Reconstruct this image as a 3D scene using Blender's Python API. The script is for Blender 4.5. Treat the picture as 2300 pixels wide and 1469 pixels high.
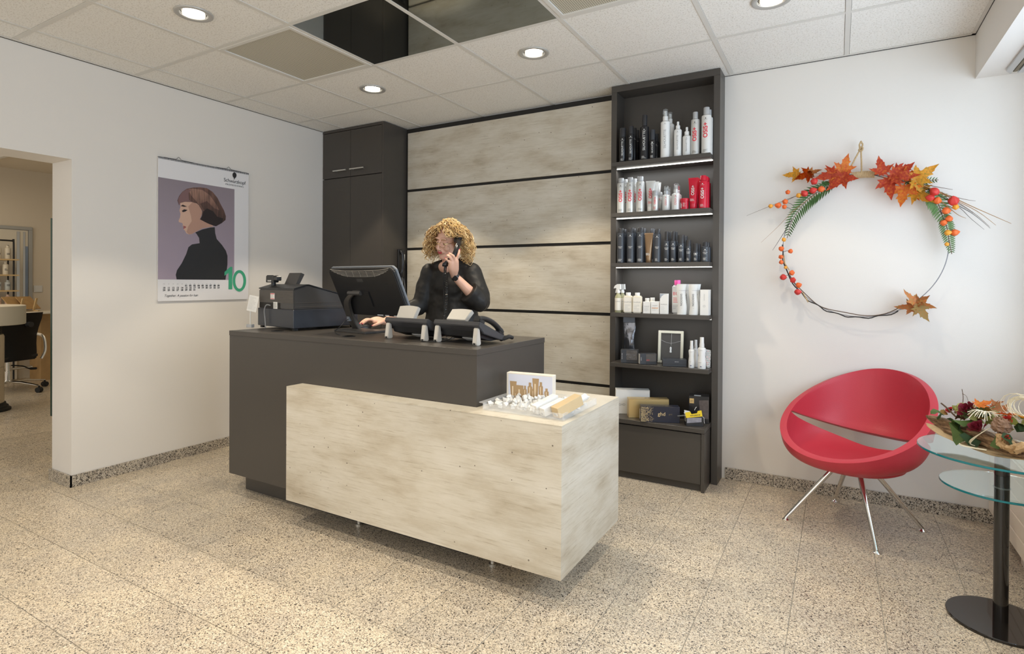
import bpy, bmesh, math, random
from mathutils import Vector, Matrix, Euler
PI = math.pi
rnd = random.Random(7)
for o in list(bpy.data.objects): bpy.data.objects.remove(o)
scene = bpy.context.scene
COL = scene.collection

# ------------------------------------------------------------ camera
a, pit, rol = math.radians(29.957), math.radians(-0.328), math.radians(0.352)
Rv = Vector((math.cos(a), math.sin(a), 0))
Fv = Vector((-math.sin(a)*math.cos(pit), math.cos(a)*math.cos(pit), math.sin(pit)))
Uv = Rv.cross(Fv)
R2 = Rv*math.cos(rol)+Uv*math.sin(rol)
U2 = -Rv*math.sin(rol)+Uv*math.cos(rol)
cam_data = bpy.data.cameras.new('camera')
cam = bpy.data.objects.new('camera', cam_data)
COL.objects.link(cam)
cam.matrix_world = Matrix(((R2.x, U2.x, -Fv.x, 0), (R2.y, U2.y, -Fv.y, 0), (R2.z, U2.z, -Fv.z, 1.24), (0, 0, 0, 1)))
cam_data.sensor_width = 36.0
cam_data.lens = 1268.83/2300*36
cam_data.shift_y = -(734.5-642.1)/2300
cam_data.clip_start = 0.02
cam_data.clip_end = 100
scene.camera = cam

# ------------------------------------------------------------ world, light, exposure
scene.view_settings.view_transform = 'Standard'
scene.view_settings.look = 'None'
scene.view_settings.gamma = 1.0
scene.view_settings.use_curve_mapping = False
scene.view_settings.exposure = -0.27
world = bpy.data.worlds.new('sky'); scene.world = world
world.use_nodes = True
wn = world.node_tree.nodes; wl = world.node_tree.links
bg = wn['Background']
bg.inputs['Color'].default_value = (0.80, 0.90, 1.0, 1)
bg.inputs['Strength'].default_value = 0.6

def area(name, loc, rot, sx, sy, power, color, shadow=True, spread=None):
    L = bpy.data.lights.new(name, 'AREA'); L.shape = 'RECTANGLE'; L.size = sx; L.size_y = sy
    L.energy = power; L.color = color
    if spread: L.spread = spread
    o = bpy.data.objects.new(name, L); COL.objects.link(o); o.location = loc; o.rotation_euler = rot
    return o
# daylight entering by the window on the right; room fill added from behind the camera
area('window_daylight', (1.20, 1.6, 1.45), (0, math.radians(90), 0), 1.7, 3.6, 92, (0.70, 0.84, 1.0))
area('rear_fill', (-1.6, -2.9, 1.45), (math.radians(90), 0, 0), 4.6, 2.1, 62, (1.0, 0.965, 0.92))  # fill light added behind the camera to lift the whole room
area('salon_fill', (-7.0, -1.2, 1.5), (math.radians(90), 0, 0), 3.4, 2.0, 30, (1.0, 0.93, 0.82))  # area light standing free in the salon to brighten it, no window there
area('salon_ceiling_lamps', (-6.9, 1.6, 2.5), (0, 0, 0), 2.6, 1.6, 34, (1.0, 0.86, 0.66))
SPOT_POWER = 50
SPOT_COL = (1.0, 0.87, 0.68)

# ------------------------------------------------------------ materials
MATS = {}
def pmat(name, col, rough=0.5, metal=0.0, spec=0.5, trans=0.0, ior=1.45, emit=None, estr=0.0, bump=0.0, bscale=60.0, coat=0.0, alpha=1.0, vary=0.0, vscale=8.0, sss=0.0):
    if name in MATS: return MATS[name]
    m = bpy.data.materials.new(name); m.use_nodes = True
    nt = m.node_tree; b = nt.nodes['Principled BSDF']
    b.inputs['Base Color'].default_value = (*col, 1)
    b.inputs['Roughness'].default_value = rough
    b.inputs['Metallic'].default_value = metal
    b.inputs['Specular IOR Level'].default_value = spec
    b.inputs['Transmission Weight'].default_value = trans
    b.inputs['IOR'].default_value = ior
    b.inputs['Coat Weight'].default_value = coat
    b.inputs['Alpha'].default_value = alpha
    if sss: 
        b.inputs['Subsurface Weight'].default_value = sss
        b.inputs['Subsurface Radius'].default_value = (0.02, 0.008, 0.004)
    if emit:
        b.inputs['Emission Color'].default_value = (*emit, 1)
        b.inputs['Emission Strength'].default_value = estr
    tc = None
    if bump or vary:
        tc = nt.nodes.new('ShaderNodeTexCoord')
    if bump:
        n = nt.nodes.new('ShaderNodeTexNoise'); n.inputs['Scale'].default_value = bscale; n.inputs['Detail'].default_value = 3
        nt.links.new(tc.outputs['Object'], n.inputs['Vector'])
        bp = nt.nodes.new('ShaderNodeBump'); bp.inputs['Strength'].default_value = bump; bp.inputs['Distance'].default_value = 0.002
        nt.links.new(n.outputs['Fac'], bp.inputs['Height']); nt.links.new(bp.outputs['Normal'], b.inputs['Normal'])
    if vary:
        n = nt.nodes.new('ShaderNodeTexNoise'); n.inputs['Scale'].default_value = vscale; n.inputs['Detail'].default_value = 4
        nt.links.new(tc.outputs['Object'], n.inputs['Vector'])
        mx = nt.nodes.new('ShaderNodeMix'); mx.data_type = 'RGBA'
        mx.inputs['A'].default_value = (*[c*(1-vary) for c in col], 1); mx.inputs['B'].default_value = (*[min(1, c*(1+vary)) for c in col], 1)
        nt.links.new(n.outputs['Fac'], mx.inputs['Factor']); nt.links.new(mx.outputs['Result'], b.inputs['Base Color'])
    MATS[name] = m
    return m

def nodes_of(name):
    m = bpy.data.materials.new(name); m.use_nodes = True
    nt = m.node_tree
    def N(t, **kw):
        n = nt.nodes.new(t)
        for k, v in kw.items():
            if k in n.inputs.keys() if isinstance(k, str) else False: n.inputs[k].default_value = v
            else: setattr(n, k, v)
        return n
    def L(o, i): nt.links.new(o, i)
    return m, nt, nt.nodes['Principled BSDF'], N, L

def ramp(N, stops, interp='LINEAR'):
    r = N('ShaderNodeValToRGB'); r.color_ramp.interpolation = interp
    els = r.color_ramp.elements
    while len(els) > 1: els.remove(els[-1])
    els[0].position = stops[0][0]; els[0].color = (*stops[0][1], 1)
    for p, c in stops[1:]:
        e = els.new(p); e.color = (*c, 1)
    return r

def granite(name, tint=(1, 1, 1), dark=0.10, scale=290, rough=0.28):
    m, nt, b, N, L = nodes_of(name)
    g = N('ShaderNodeNewGeometry')
    nz = N('ShaderNodeTexNoise'); nz.inputs['Scale'].default_value = 90; nz.inputs['Detail'].default_value = 2
    L(g.outputs['Position'], nz.inputs['Vector'])
    va = N('ShaderNodeVectorMath', operation='MULTIPLY_ADD')
    va.inputs[1].default_value = (0.012, 0.012, 0.012)
    L(nz.outputs['Color'], va.inputs[0]); L(g.outputs['Position'], va.inputs[2])
    v = N('ShaderNodeTexVoronoi'); v.inputs['Scale'].default_value = scale
    L(va.outputs[0], v.inputs['Vector'])
    s = N('ShaderNodeSeparateColor'); L(v.outputs['Color'], s.inputs[0])
    t = tint
    def c(r_, g_, b_): return (r_*t[0], g_*t[1], b_*t[2])
    r = ramp(N, [(0, c(.035, .030, .028)), (dark, c(.23, .19, .15)), (dark+.09, c(.40, .34, .26)), (dark+.24, c(.56, .49, .38)), (.62, c(.69, .59, .45)), (.86, c(.76, .69, .57))], 'CONSTANT')
    L(s.outputs[0], r.inputs['Fac'])
    n2 = N('ShaderNodeTexNoise'); n2.inputs['Scale'].default_value = 6; n2.inputs['Detail'].default_value = 3
    L(g.outputs['Position'], n2.inputs['Vector'])
    r2 = ramp(N, [(.3, (.88, .88, .90)), (.7, (1.05, 1.03, 1.0))]); L(n2.outputs['Fac'], r2.inputs['Fac'])
    oi = N('ShaderNodeObjectInfo')
    mr = N('ShaderNodeMapRange'); mr.inputs['To Min'].default_value = .95; mr.inputs['To Max'].default_value = 1.05; L(oi.outputs['Random'], mr.inputs['Value'])
    mx = N('ShaderNodeMix', data_type='RGBA', blend_type='MULTIPLY'); mx.inputs['Factor'].default_value = 1
    L(r.outputs['Color'], mx.inputs['A']); L(r2.outputs['Color'], mx.inputs['B'])
    sc = N('ShaderNodeVectorMath', operation='SCALE'); L(mx.outputs['Result'], sc.inputs[0]); L(mr.outputs['Result'], sc.inputs['Scale'])
    L(sc.outputs[0], b.inputs['Base Color'])
    b.inputs['Roughness'].default_value = rough
    b.inputs['Specular IOR Level'].default_value = 0.4
    MATS[name] = m
    return m
granite('granite_floor')
granite('granite_base', (.80, .82, .86), 0.20, 240)

def concrete(name, tint=(1, 1, 1)):
    m, nt, b, N, L = nodes_of(name)
    g = N('ShaderNodeNewGeometry')
    mp = N('ShaderNodeMapping'); mp.inputs['Scale'].default_value = (1, 1, 3.2); L(g.outputs['Position'], mp.inputs['Vector'])
    n1 = N('ShaderNodeTexNoise'); n1.inputs['Scale'].default_value = 2.9; n1.inputs['Detail'].default_value = 7; n1.inputs['Roughness'].default_value = .62
    L(mp.outputs[0], n1.inputs['Vector'])
    mp2 = N('ShaderNodeMapping'); mp2.inputs['Scale'].default_value = (1.2, 1.2, 24); L(g.outputs['Position'], mp2.inputs['Vector'])
    n2 = N('ShaderNodeTexNoise'); n2.inputs['Scale'].default_value = 6; n2.inputs['Detail'].default_value = 6; n2.inputs['Roughness'].default_value = .7
    L(mp2.outputs[0], n2.inputs['Vector'])
    r1 = ramp(N, [(.28, (.42, .36, .27)), (.40, (.53, .475, .38)), (.52, (.60, .555, .465)), (.70, (.66, .62, .54))])
    L(n1.outputs['Fac'], r1.inputs['Fac'])
    r2 = ramp(N, [(.30, (.70, .65, .58)), (.44, (.96, .95, .93)), (.7, (1.04, 1.04, 1.04))]); L(n2.outputs['Fac'], r2.inputs['Fac'])
    mx = N('ShaderNodeMix', data_type='RGBA', blend_type='MULTIPLY'); mx.inputs['Factor'].default_value = .85
    L(r1.outputs['Color'], mx.inputs['A']); L(r2.outputs['Color'], mx.inputs['B'])
    v = N('ShaderNodeTexVoronoi'); v.inputs['Scale'].default_value = 40; L(g.outputs['Position'], v.inputs['Vector'])
    s = N('ShaderNodeSeparateColor'); L(v.outputs['Color'], s.inputs[0])
    th = N('ShaderNodeMath', operation='MULTIPLY'); th.inputs[1].default_value = .6; L(s.outputs[0], th.inputs[0])
    th2 = N('ShaderNodeMath', operation='SUBTRACT'); th2.inputs[1].default_value = .45; L(th.outputs[0], th2.inputs[0])
    lt = N('ShaderNodeMath', operation='LESS_THAN'); L(v.outputs['Distance'], lt.inputs[0]); L(th2.outputs[0], lt.inputs[1])
    mx2 = N('ShaderNodeMix', data_type='RGBA'); L(lt.outputs[0], mx2.inputs['Factor']); L(mx.outputs['Result'], mx2.inputs['A'])
    mx2.inputs['B'].default_value = (.16, .13, .10, 1)
    mx3 = N('ShaderNodeMix', data_type='RGBA', blend_type='MULTIPLY'); mx3.inputs['Factor'].default_value = 1
    L(mx2.outputs['Result'], mx3.inputs['A']); mx3.inputs['B'].default_value = (*tint, 1)
    L(mx3.outputs['Result'], b.inputs['Base Color'])
    b.inputs['Roughness'].default_value = .55
    MATS[name] = m
concrete('concrete_laminate')

def ceiling_tile_mat():
    m, nt, b, N, L = nodes_of('mineral_tile')
    g = N('ShaderNodeNewGeometry')
    n = N('ShaderNodeTexNoise'); n.inputs['Scale'].default_value = 130; n.inputs['Detail'].default_value = 3; L(g.outputs['Position'], n.inputs['Vector'])
    r = ramp(N, [(.36, (.68, .65, .59)), (.46, (.86, .84, .79)), (1, (.88, .86, .81))]); L(n.outputs['Fac'], r.inputs['Fac'])
    L(r.outputs['Color'], b.inputs['Base Color'])
    bp = N('ShaderNodeBump'); bp.inputs['Strength'].default_value = .35; bp.inputs['Distance'].default_value = .002
    L(n.outputs['Fac'], bp.inputs['Height']); L(bp.outputs['Normal'], b.inputs['Normal'])
    b.inputs['Roughness'].default_value = .9
    MATS['mineral_tile'] = m
ceiling_tile_mat()

def perforated_mat():
    m, nt, b, N, L = nodes_of('perforated_metal')
    tc = N('ShaderNodeTexCoord')
    sc = N('ShaderNodeVectorMath', operation='SCALE'); sc.inputs['Scale'].default_value = 95; L(tc.outputs['Object'], sc.inputs[0])
    fr = N('ShaderNodeVectorMath', operation='FRACTION'); L(sc.outputs[0], fr.inputs[0])
    sp = N('ShaderNodeSeparateXYZ'); L(fr.outputs[0], sp.inputs[0])
    cx_ = N('ShaderNodeCombineXYZ'); L(sp.outputs[0], cx_.inputs[0]); L(sp.outputs[1], cx_.inputs[1])
    d = N('ShaderNodeVectorMath', operation='DISTANCE'); d.inputs[1].default_value = (.5, .5, 0); L(cx_.outputs[0], d.inputs[0])
    lt = N('ShaderNodeMath', operation='LESS_THAN'); lt.inputs[1].default_value = .27; L(d.outputs['Value'], lt.inputs[0])
    mx = N('ShaderNodeMix', data_type='RGBA'); L(lt.outputs[0], mx.inputs['Factor'])
    mx.inputs['A'].default_value = (.60, .56, .45, 1); mx.inputs['B'].default_value = (.08, .075, .055, 1)
    L(mx.outputs['Result'], b.inputs['Base Color']); b.inputs['Roughness'].default_value = .5
    MATS['perforated_metal'] = m
perforated_mat()

pmat('wall_paint', (.75, .715, .665), .85, bump=.15, bscale=220)
pmat('salon_paint', (.74, .66, .54), .85, bump=.1, bscale=200)
pmat('white_lacquer', (.80, .78, .73), .4)
pmat('grout', (.36, .33, .28), .9)
pmat('dark_laminate', (.064, .056, .048), .36, bump=.05, bscale=400, spec=.5)
pmat('black_gap', (.018, .016, .014), .7)
pmat('brushed_metal', (.78, .76, .70), .42, metal=1)
pmat('chrome', (.80, .79, .77), .10, metal=1)
pmat('dark_mirror', (.30, .32, .30), .03, metal=1)
pmat('grid_white', (.70, .68, .63), .6)
pmat('lamp_on', (1, 1, 1), .5, emit=(1.0, .93, .80), estr=9)
pmat('led_on', (1, 1, 1), .5, emit=(1.0, .97, .88), estr=7)

# ------------------------------------------------------------ mesh helpers
class MB:
    """collects simple shapes in one bmesh"""
    def __init__(s): s.bm = bmesh.new()
    def box(s, x0, x1, y0, y1, z0, z1, M=None):
        vs = [s.bm.verts.new(Vector(c) if M is None else M @ Vector(c)) for c in ((x0,y0,z0),(x1,y0,z0),(x1,y1,z0),(x0,y1,z0),(x0,y0,z1),(x1,y0,z1),(x1,y1,z1),(x0,y1,z1))]
        for f in ((3,2,1,0),(4,5,6,7),(0,1,5,4),(1,2,6,5),(2,3,7,6),(3,0,4,7)): s.bm.faces.new([vs[i] for i in f])
        return s
    def ring(s, pts): return [s.bm.verts.new(p) for p in pts]
    def bridge(s, a_, b_, closed=True):
        n = len(a_)
        for i in range(n if closed else n-1):
            j = (i+1) % n
            try: s.bm.faces.new((a_[i], a_[j], b_[j], b_[i]))
            except ValueError: pass
    def cap(s, r, flip=False):
        try: s.bm.faces.new(list(reversed(r)) if flip else r)
        except ValueError: pass
    def lathe(s, prof, n=24, M=None, sx=1.0, sy=1.0):
        """prof: list of (radius, z) bottom to top"""
        prev = None
        for k, (r, z) in enumerate(prof):
            pts = []
            for i in range(n):
                t = 2*PI*i/n; p = Vector((r*sx*math.cos(t), r*sy*math.sin(t), z))
                pts.append(M @ p if M else p)
            cur = s.ring(pts)
            if prev: s.bridge(prev, cur)
            elif r > 1e-6: s.cap(cur, True)
            prev = cur
        s.cap(prev)
        return s
    def cyl(s, p0, p1, r0, r1=None, n=16):
        return s.tube([p0, p1], [r0, r0 if r1 is None else r1], n)
    def tube(s, pts, rad, n=8, closed=False, caps=True, flat=1.0, up=None):
        pts = [Vector(p) for p in pts]
        if not isinstance(rad, (list, tuple)): rad = [rad]*len(pts)
        prev = None; first = None; N_ = None
        m = len(pts)
        for i, p in enumerate(pts):
            if closed: t = (pts[(i+1) % m]-pts[i-1])
            else: t = (pts[min(i+1, m-1)]-pts[max(i-1, 0)])
            if t.length < 1e-9: t = Vector((0, 0, 1))
            t.normalize()
            if N_ is None:
                ref = Vector(up) if up else (Vector((0, 0, 1)) if abs(t.z) < .9 else Vector((1, 0, 0)))
                N_ = (ref - t*ref.dot(t)).normalized()
            else:
                N_ = (N_ - t*N_.dot(t))
                N_ = N_.normalized() if N_.length > 1e-6 else t.orthogonal().normalized()
            B_ = t.cross(N_)
            cur = s.ring([p + (N_*math.cos(2*PI*k/n)*flat + B_*math.sin(2*PI*k/n))*rad[i] for k in range(n)])
            if prev: s.bridge(prev, cur)
            else: first = cur
            prev = cur
        if closed: s.bridge(prev, first)
        elif caps: s.cap(first, True); s.cap(prev)
        return s
    def prism(s, poly, d0, d1, axis='y', M=None):
        """poly in 2D extruded between d0 and d1 along an axis (x: (y,z); y: (x,z); z: (x,y))"""
        def P(p, d):
            v = Vector((d, p[0], p[1])) if axis == 'x' else Vector((p[0], d, p[1])) if axis == 'y' else Vector((p[0], p[1], d))
            return M @ v if M else v
        A = s.ring([P(p, d0) for p in poly]); B = s.ring([P(p, d1) for p in poly])
        s.bridge(A, B); s.cap(A, True); s.cap(B)
        return s
    def sphere(s, c, r, nu=12, nv=8, sx=1, sy=1, sz=1, M=None):
        c = Vector(c); rows = []
        for j in range(nv+1):
            th = PI*j/nv
            if j in (0, nv):
                p = c+Vector((0, 0, r*sz*math.cos(th))); rows.append([s.bm.verts.new(M @ p if M else p)])
            else:
                row = []
                for i in range(nu):
                    p = c+Vector((r*sx*math.sin(th)*math.cos(2*PI*i/nu), r*sy*math.sin(th)*math.sin(2*PI*i/nu), r*sz*math.cos(th)))
                    row.append(s.bm.verts.new(M @ p if M else p))
                rows.append(row)
        for j in range(nv):
            A, B = rows[j], rows[j+1]
            for i in range(nu):
                k = (i+1) % nu
                if len(A) == 1: s.bm.faces.new((A[0], B[i], B[k]))
                elif len(B) == 1: s.bm.faces.new((A[i], B[0], A[k]))
                else: s.bm.faces.new((A[i], B[i], B[k], A[k]))
        return s
    def mesh(s, name='m', smooth=False, bevel=0.0, segs=2, angle=40):
        bm = s.bm
        bmesh.ops.recalc_face_normals(bm, faces=bm.faces)
        if bevel:
            es = [e for e in bm.edges if e.is_manifold and e.calc_face_angle(0) > math.radians(30)]
            bmesh.ops.bevel(bm, geom=es, offset=bevel, segments=segs, affect='EDGES', clamp_overlap=True)
        me = bpy.data.meshes.new(name); bm.to_mesh(me); bm.free()
        if smooth:
            for p in me.polygons: p.use_smooth = True
            try: me.set_sharp_from_angle(angle=math.radians(angle))
            except Exception: pass
        return me

def put(name, me, mat, parent=None, loc=(0, 0, 0), rot=(0, 0, 0), label=None):
    o = bpy.data.objects.new(name, me); COL.objects.link(o)
    if mat is not None:
        m = MATS[mat] if isinstance(mat, str) else mat
        if len(me.materials) == 0: me.materials.append(m)
        elif me.materials[0] != m:
            o.material_slots[0].link = 'OBJECT'; o.material_slots[0].material = m
    o.location = loc; o.rotation_euler = rot
    if parent is not None: o.parent = parent
    if label: o['label'] = label
    return o
def tag(o, label, cat, group=None):
    o['label'] = label; o['category'] = cat
    if group: o['group'] = group
    return o
def thing(name, label, cat, loc=(0, 0, 0), rotz=0.0, group=None, rot=None):
    o = bpy.data.objects.new(name, None); COL.objects.link(o); o.empty_display_size = .05
    o.location = loc; o.rotation_euler = rot if rot else (0, 0, rotz)
    return tag(o, label, cat, group)
def struct(name, me, mat, loc=(0, 0, 0), rot=(0, 0, 0)):
    o = put(name, me, mat, None, loc, rot); o['kind'] = 'structure'; return o
def bx(x0, x1, y0, y1, z0, z1, bevel=0.0, segs=1):
    return MB().box(x0, x1, y0, y1, z0, z1).mesh(bevel=bevel, segs=segs)

TEXT_CACHE = {}
def text_mesh(s, size, align='CENTER', wrap=0.0, rotated=False, bold=0.0, spacing=1.0, shear=0.0, flipdown=False):
    """flat lettering in the XZ plane facing -Y; wrapped on a cylinder of radius `wrap` about Z when given.
    rotated: reads from bottom to top."""
    key = (s, size, align, wrap, rotated, bold, spacing, shear, flipdown)
    if key in TEXT_CACHE: return TEXT_CACHE[key]
    cu = bpy.data.curves.new('t', 'FONT'); cu.body = s; cu.size = size; cu.align_x = align; cu.align_y = 'CENTER'
    cu.space_character = spacing; cu.offset = bold; cu.shear = shear; cu.resolution_u = 3
    o = bpy.data.objects.new('t', cu); COL.objects.link(o)
    dg = bpy.context.evaluated_depsgraph_get(); dg.update()
    me = bpy.data.meshes.new_from_object(o.evaluated_get(dg))
    bpy.data.objects.remove(o); bpy.data.curves.remove(cu)
    bm = bmesh.new(); bm.from_mesh(me); bpy.data.meshes.remove(me)
    for v in bm.verts:
        x, y = v.co.x, v.co.y
        if rotated: x, y = (y, -x) if flipdown else (-y, x)
        v.co = (x, 0, y)
    if wrap:
        w = size*.75 if rotated else size*len(s)*.4
        k = -w
        while k < w:
            bmesh.ops.bisect_plane(bm, geom=bm.verts[:]+bm.edges[:]+bm.faces[:], plane_co=(k, 0, 0), plane_no=(1, 0, 0))
            k += max(wrap*.16, .0015)
        for v in bm.verts:
            t = v.co.x/wrap; v.co = ((wrap+.0005)*math.sin(t), -(wrap+.0005)*math.cos(t), v.co.z)
    else:
        for v in bm.verts: v.co.y = -.0005
    bmesh.ops.recalc_face_normals(bm, faces=bm.faces)
    me = bpy.data.meshes.new('lettering'); bm.to_mesh(me); bm.free()
    TEXT_CACHE[key] = me
    return me
# ------------------------------------------------------------ room shell
ZC = 2.565; YB = 3.805; XL = -3.965
floor = struct('floor', bx(-9.6, 1.0, -3.2, 5.2, -.12, -.0025), 'grout')
tile_me = bx(-.1496, .1496, -.1511, .1511, -.012, 0, bevel=.0008)
n_t = 0
for i in range(-18, 6):
    for j in range(0, 13):
        x = -.447 + .302*i - .151; y = .0 + .305*j + .31 + .1525
        if x < -4.3 and not (y > 1.5): continue
        if x > .9 or y > 3.95: continue
        if x > -4.2 and y < .55: continue
        # keep the pieces the photo can tell apart, nearest first
        if x < -5.6: continue
        if y > 3.9: continue
        put('floor_tile', tile_me, 'granite_floor', floor, (x, y, 0)); n_t += 1
# beyond the reach of single tiles: one slab of the same granite, its top level with the tiles
far = put('floor_slab', MB().box(-9.6, -5.585, -3.2, 5.2, -.012, 0).box(-5.58, -4.38, -3.2, 1.525, -.012, 0).box(-5.58, -4.3, 3.98, 5.2, -.012, -.001).box(-4.37, 1.0, -3.2, .61, -.012, 0).mesh(), 'granite_floor', floor)
far['kind'] = 'stuff'
print('tiles', n_t)

# walls
struct('wall_back', bx(XL-.25, 1.25, YB, YB+.15, 0, 2.9), 'wall_paint')
# left wall with the wide opening to the salon (opening from y 1.61 towards the camera)
struct('wall_left', MB().box(XL-.25, XL, 1.61, YB, 0, 2.9).box(XL-.25, XL, -3.0, 1.61, 1.96, 2.9).box(XL-.25, XL, -3.0, -.6, 0, 1.96).mesh(), 'wall_paint')
# right wall: low part behind the radiator, lintel above the window
struct('wall_right', MB().box(.93, 1.10, -3.0, YB, 0, .78).box(.93, 1.10, -3.0, YB, 2.33, 2.9).box(.93, 1.10, 3.55, YB, .78, 2.33).box(.93, 1.10, -3.0, -.5, .78, 2.33).mesh(), 'wall_paint')
struct('trim_1', bx(.62, .93, -3.0, YB, 2.33, 2.9), 'wall_paint')        # boxed beam along the window
sill = struct('trim_2', bx(.80, .93, -.5, 3.55, .74, .78, bevel=.004), 'white_lacquer')
wf = struct('window_1', MB().box(.99, 1.04, -.5, -.44, .78, 2.33).box(.99, 1.04, 3.49, 3.55, .78, 2.33).box(.99, 1.04, 1.5, 1.56, .78, 2.33).box(.99, 1.04, -.5, 3.55, .78, .84).box(.99, 1.04, -.5, 3.55, 2.27, 2.33).mesh(), 'white_lacquer')
# unseen shop front behind the camera, left open for soft sky fill
struct('wall_front', MB().box(XL-.25, 1.10, -3.15, -3.0, 0, .35).box(XL-.25, 1.10, -3.15, -3.0, 2.45, 2.9).box(.6, 1.10, -3.15, -3.0, .35, 2.45).box(XL-.25, XL+.1, -3.15, -3.0, .35, 2.45).mesh(), 'wall_paint')
struct('window_2', MB().box(-1.8, -1.72, -3.12, -3.05, .35, 2.45).box(XL+.1, .6, -3.12, -3.05, .35, .41).box(XL+.1, .6, -3.12, -3.05, 2.39, 2.45).mesh(), 'white_lacquer')
# salon beyond the opening
struct('wall_salon', MB().box(-9.35, -8.9, -3.0, 5.2, 0, 2.9).box(-9.35, XL-.25, 5.0, 5.2, 0, 2.9).mesh(), 'salon_paint')
# baseboards in granite lengths
bb = struct('baseboard_back', bx(-.612, .93, YB-.004, YB, 0, .07), 'granite_base')
x = -.612
for k, L_ in enumerate((.28, .345, .30, .31, .31)):
    x1 = min(x+L_, .93)
    put('baseboard_piece', bx(x+.0012, x1-.0012, YB-.014, YB-.003, 0, .072, bevel=.001), 'granite_base', bb); x = x1
bl = struct('baseboard_left', bx(XL, XL+.003, 1.61, 3.5, 0, .068), 'granite_base')
y = 1.596
for k, L_ in enumerate((.62, .61, .61, .1)):
    y1 = min(y+L_, 3.5)
    put('baseboard_piece', bx(XL+.002, XL+.014, y+.0012, y1-.0012, 0, .07, bevel=.001), 'granite_base', bl); y = y1
put('baseboard_piece', bx(XL-.262, XL+.014, 1.596, 1.609, 0, .07, bevel=.001), 'granite_base', bl)

# ------------------------------------------------------------ ceiling: grid of bars and tiles
ceil = struct('ceiling', bx(XL-.25, 1.1, -3.15, YB+.1, ZC+.07, ZC+.2), 'wall_paint')
GX, GY, PX, PY = -3.7226, 1.3332, .6262, .6234
xs = [XL]+[GX+PX*i for i in range(0, 7)]+[.62]
ys = [YB, GY+3*PY]+[GY+PY*j for j in range(2, -7, -1)]
ys = [YB]+[GY+PY*j for j in range(3, -7, -1)]
BARW = .012
mirror_cells = {(2, 1), (3, 1)}
def cell_kind(i, j):
    if (i, j) in mirror_cells: return 'mirror'
    if (i, j) in {(1, 1), (4, 1)}: return 'vent'
    return 'tile'
lamp_cells = {(1, 0), (1, 2), (3, 2), (5, 2), (3, 0), (5, 0), (1, -2), (3, -2), (5, -2)}
edges_x = [(k, xs[k], xs[k+1]) for k in range(len(xs)-1)]
tile_cache = {}
def tile_mesh(w, d, hole):
    key = (round(w, 3), round(d, 3), hole)
    if key in tile_cache: return tile_cache[key]
    mb = MB()
    g = BARW+.0015
    if not hole:
        mb.box(-w/2+g, w/2-g, -d/2+g, d/2-g, 0, .018)
    else:
        n = 32; R_ = .062
        def sq(t):
            c, s_ = math.cos(t), math.sin(t); m_ = max(abs(c), abs(s_)); return (c/m_*(w/2-g), s_/m_*(d/2-g))
        o0 = mb.ring([(*sq(2*PI*i/n), 0) for i in range(n)]); i0 = mb.ring([(R_*math.cos(2*PI*i/n), R_*math.sin(2*PI*i/n), 0) for i in range(n)])
        o1 = mb.ring([(*sq(2*PI*i/n), .018) for i in range(n)]); i1 = mb.ring([(R_*math.cos(2*PI*i/n), R_*math.sin(2*PI*i/n), .018) for i in range(n)])
        mb.bridge(o0, i0); mb.bridge(o0, o1); mb.bridge(i0, i1); mb.bridge(o1, i1)
    tile_cache[key] = mb.mesh('ceiling_tile'); return tile_cache[key]
for k, x0, x1 in edges_x:
    i = k-1
    for r in range(len(ys)-1):
        j = 3-r; y1, y0 = ys[r], ys[r+1]
        w, d = x1-x0, y1-y0; c = ((x0+x1)/2, (y0+y1)/2)
        kind = cell_kind(i, j)
        if kind == 'mirror':
            put('mirror_tile', bx(-w/2+.010, w/2-.010, -d/2+.010, d/2-.010, 0, .01, bevel=.0015), 'dark_mirror', ceil, (*c, ZC+.001), label='dark mirror-glass ceiling tile')
        elif kind == 'vent':
            v = put('vent_tile', MB().box(-w/2+.013, w/2-.013, -d/2+.013, d/2-.013, .006, .02).mesh(), 'perforated_metal', ceil, (*c, ZC-.002), label='perforated metal air vent tile')
            mb = MB(); q = .011; e = .032
            mb.box(-w/2+q, w/2-q, -d/2+q, -d/2+e, 0, .012).box(-w/2+q, w/2-q, d/2-e, d/2-q, 0, .012).box(-w/2+q, -w/2+e, -d/2+e, d/2-e, 0, .012).box(w/2-e, w/2-q, -d/2+e, d/2-e, 0, .012)
            put('vent_frame', mb.mesh(), 'grid_white', v, (0, 0, -.001))
        else:
            put('ceiling_tile', tile_mesh(w, d, (i, j) in lamp_cells), 'mineral_tile', ceil, (*c, ZC+.003))
for x in xs[1:-1]:
    put('grid_bar', bx(x-BARW, x+BARW, ys[-1], YB, ZC, ZC+.03), 'grid_white', ceil)
for y in ys[1:-1]:
    put('grid_bar', bx(XL, .62, y-BARW, y+BARW, ZC+.0006, ZC+.03), 'grid_white', ceil)
# angle round the walls, with a black strip painting its shadow gap
put('wall_angle', MB().box(XL, XL+.018, -3, 3.5, ZC-.001, ZC+.002).box(-.633, .62, YB-.018, YB, ZC-.001, ZC+.002).box(.602, .62, -3, YB, ZC-.001, ZC+.002).mesh(), 'grid_white', ceil)
put('painted_shadow_gap', MB().box(XL, XL+.0022, -3, 3.5, ZC-.004, ZC-.001).box(-.633, .62, YB-.0022, YB, ZC-.004, ZC-.001).box(.6178, .62, -3, YB, ZC-.004, ZC-.001).mesh(), 'black_gap', ceil)
struct('ceiling_salon', bx(-9.35, XL-.25, -3.0, 5.2, 2.62, 2.9), 'salon_paint')

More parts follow.
